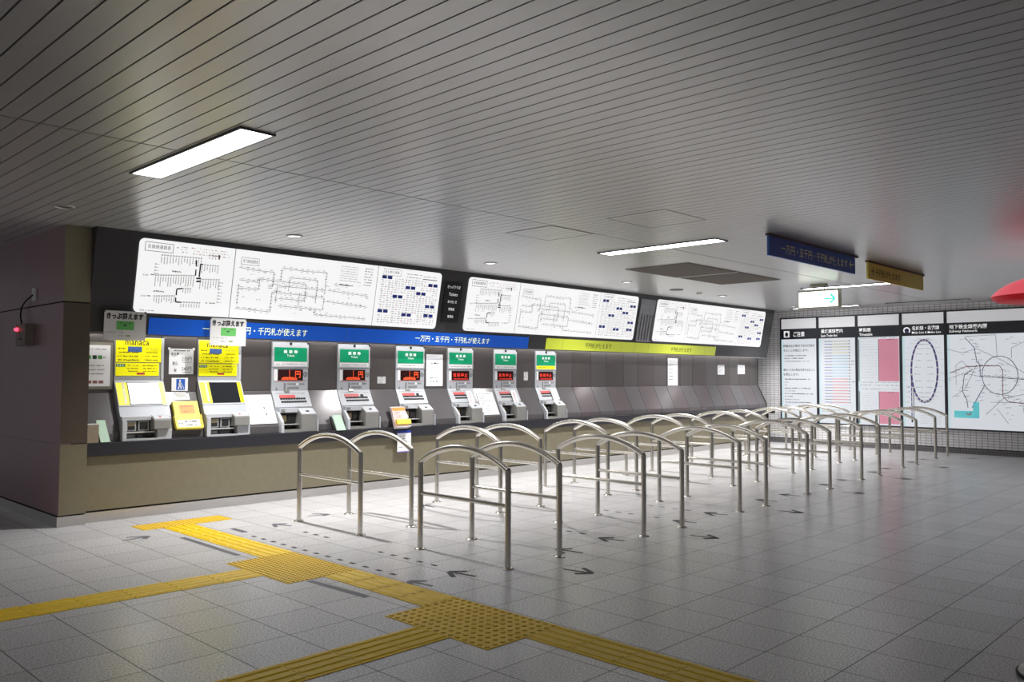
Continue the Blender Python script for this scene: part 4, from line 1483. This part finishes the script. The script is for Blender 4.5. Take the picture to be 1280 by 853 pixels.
D0, D1 = 2.013, 1.113
for i in range(2):
    for j in range(3):
        tile('dot', -0.45 + 0.3 * i, -0.15 - 0.3 * j, 0, 'yellow dotted tactile tile in the large foreground patch', 'tiles of the near dotted patch')
        tile('fine', -0.45 + 0.3 * i, D0 - 0.15 - 0.3 * j, 0, 'yellow finely dotted tactile tile in the patch where the left path branches', 'tiles of the far dotted patch')
for j in range(4):
    tile('bar', -0.15, 0.139 + 0.278 * j, 0, 'yellow ribbed tactile tile on the path between the two dotted patches', 'path tiles between the patches')
for j in range(6):
    tile('bar', -0.15, D0 + 0.152 + 0.3055 * j, 0, 'yellow ribbed tactile tile on the path leading to the T-shaped end', 'path tiles towards the ticket wall')
for j in range(8):
    tile('bar', -0.15, -0.9 - 0.15 - 0.3 * j, 0, 'yellow ribbed tactile tile on the path running out of the bottom edge', 'path tiles at the bottom edge')
for i in range(3):
    tile('fine', -0.335 + 0.3 * i, 4.0, 0, 'yellow dotted tactile tile in the T-shaped end by the ticket wall', 'tiles of the T-shaped end')
for i in range(9):
    tile('bar', -0.75 - 0.3 * i, 1.60 + 0.012 * i, PI / 2, 'yellow ribbed tactile tile on the branch running off to the left edge', 'path tiles to the left edge')
    tile('bar', -0.75 - 0.3 * i, -0.45, PI / 2, 'yellow ribbed tactile tile on the lower branch, bottom centre', 'path tiles of the lower branch')

# ================================================================== floor marks
def arrow(x, y, ang, m_, label, grp, worn=1.0, z=0.0008):
    """flat arrow sticker; tip at (x, y), pointing along ang"""
    t = MB()
    ln = 0.25 * worn
    t.stroke((0, 0), (-ln, 0), 0.034, 0, m_)
    t.stroke((0.008, 0), (-0.135, 0.115), 0.04, 0.0002, m_)
    t.stroke((0.008, 0), (-0.10 * worn, -0.085 * worn), 0.048, 0.0004, m_)
    o = t.build('floor_arrow')
    o.location = (x, y, z)
    o.rotation_euler = (0, 0, ang)
    tag(o, label, 'floor arrow', grp)


UPA = PI / 2
ins = [(.45, .585), (1.64, .55), (2.29, .60), (3.55, .64), (4.20, .665), (5.49, .74), (6.11, .75), (7.43, .83), (8.10, .86), (9.42, .94), (10.08, .98), (11.43, 1.05), (12.1, 1.07)]
for i, (x, y) in enumerate(ins):
    arrow(x, y, UPA + 0.16, TAPE, f'black arrow on the floor pointing at the machines, {ORD[i]} from the left', 'entry arrows before the rails')
outs = [(1.17, -.20), (3.03, -.165), (4.95, -.075), (6.93, .04), (8.91, .14), (10.96, .255), (12.95, .37)]
for i, (x, y) in enumerate(outs):
    arrow(x, y, -UPA + 0.2, TAPE, f'dark arrow on the floor pointing towards the camera, {ORD[i]} from the left', 'exit arrows before the rails')
arrow(.06, .57, UPA + 0.1, TAPEG, 'grey worn arrow on the floor beside the yellow path', 'stray floor arrows', 0.9)
arrow(-.57, 3.55, 0.25, TAPEG, 'grey arrow on the floor left of the T-shaped yellow end', 'stray floor arrows')
arrow(.56, 3.30, UPA + 0.3, TAPEG, 'thin dark arrow on the floor right of the T-shaped yellow end', 'stray floor arrows', 0.9)
arrow(1.27, 3.43, -0.2, TAPEG, 'dark arrow on the floor between the first two rails by the machines', 'stray floor arrows', 0.9)
arrow(2.36, 3.20, UPA + 0.1, TAPE, 'dark arrow behind the second pair of rails, near the ticket wall', 'stray floor arrows', 0.8)


def bar(x0, y0, x1, y1, w_, label):
    m = MB()
    dx, dy = x1 - x0, y1 - y0
    L_ = math.hypot(dx, dy)
    m.rect(-L_ / 2, L_ / 2, -w_ / 2, w_ / 2, 0, TAPEG)
    o = m.build('floor_tape')
    o.location = ((x0 + x1) / 2, (y0 + y1) / 2, 0.0008)
    o.rotation_euler = (0, 0, math.atan2(dy, dx))
    tag(o, label, 'floor tape', 'grey tape strips on the floor')


bar(-.375, 3.27, -.385, 2.22, .055, 'long grey tape strip on the floor left of the yellow path')
bar(-.44, 1.09, -.41, .43, .055, 'grey tape strip on the floor left of the path between the dotted patches')
bar(.155, 3.37, .15, 3.10, .06, 'short grey tape strip on the floor right of the T-shaped end')

pm = MB().rect(-0.018, 0.018, -0.034, 0.034, 0, TAPE).build('floor_dash')
rowsd = [(.105, .823, 13, .17, 'right beside the yellow path', 'dashes beside the yellow path'), (.51, .83, 5, .17, 'just left of the first rail', 'dashes left of the first rail'),
         (.548, 2.37, 3, .17, 'left of the first rail by the machines', 'dashes near the first rear rail'), (2.335, .84, 3, .165, 'before the second pair of rails', 'dashes before the second pair'),
         (3.57, .86, 5, .165, 'right of the second pair of rails', 'dashes right of the second pair'), (4.21, .89, 4, .165, 'left of the third pair of rails', 'dashes left of the third pair')]
fst = True
for x, y, n, st, wd, grp in rowsd:
    for k in range(n):
        o = pm if fst else pm.copy()
        if not fst:
            COL.objects.link(o)
        fst = False
        o.location = (x, y + k * st, 0.0007)
        tag(o, f'small dark floor dash in the row {wd}', 'floor mark', grp)

# ================================================================== small things
# alarm box with cord on the side wall
t = thing('alarm_box', (-1.0, 5.59, 1.765), 'small grey alarm box with red light and cord on the side wall', 'alarm box')
MB().box(-0.085, 0.0, -0.155, 0.17, 0.0, 0.225, mat('alarm_grey', C(128, 118, 108), 0.5)).build('body', t, bevel=0.006)
MB().lathe(-0.095, 0.10, [(0.0, 0.19), (0.02, 0.185), (0.028, 0.17), (0.02, 0.155), (0.0, 0.15)], RLED, 16).build('pilot_light', t)
MB().box(-0.089, -0.085, -0.04, 0.04, 0.06, 0.075, RUBBER).box(-0.089, -0.085, 0.03, 0.06, 0.11, 0.14, FRAMEG).build('label_mark', t)
cp = []
for i in range(21):
    u = i / 20
    k = u * u * (3 - 2 * u)
    cp.append((-0.045 + 0.02 * u, 0.10 + 0.17 * math.sin(PI * u) - 0.25 * k, 0.222 + 0.30 * u + 0.05 * math.sin(PI * u)))
MB().tube(cp, 0.008, RUBBER, 8).build('cord', t)
MB().box(-0.02, 0.0, -0.19, -0.10, 0.46, 0.60, WHITE).build('socket_plate', t, bevel=0.004)

# foot of a metal stand at the lower right corner
t = thing('stand_base', (1.08, -3.21, 0.0), 'round metal stand base at the lower right corner', 'stand')
MB().lathe(0, 0, [(0.205, 0.0), (0.208, 0.012), (0.198, 0.018)], RUBBER, 40).build('rubber_rim', t)
MB().lathe(0, 0, [(0.198, 0.016), (0.19, 0.03), (0.12, 0.05), (0.05, 0.062), (0.03, 0.075)], mat('dull_metal', C(128, 126, 126), 0.35, 0.8), 40).build('dome', t)
MB().tube([(0, 0, 0.06), (0, 0, 0.95)], 0.025, mat('dull_metal', C(128, 126, 126), 0.35, 0.8), 14).build('pole', t)
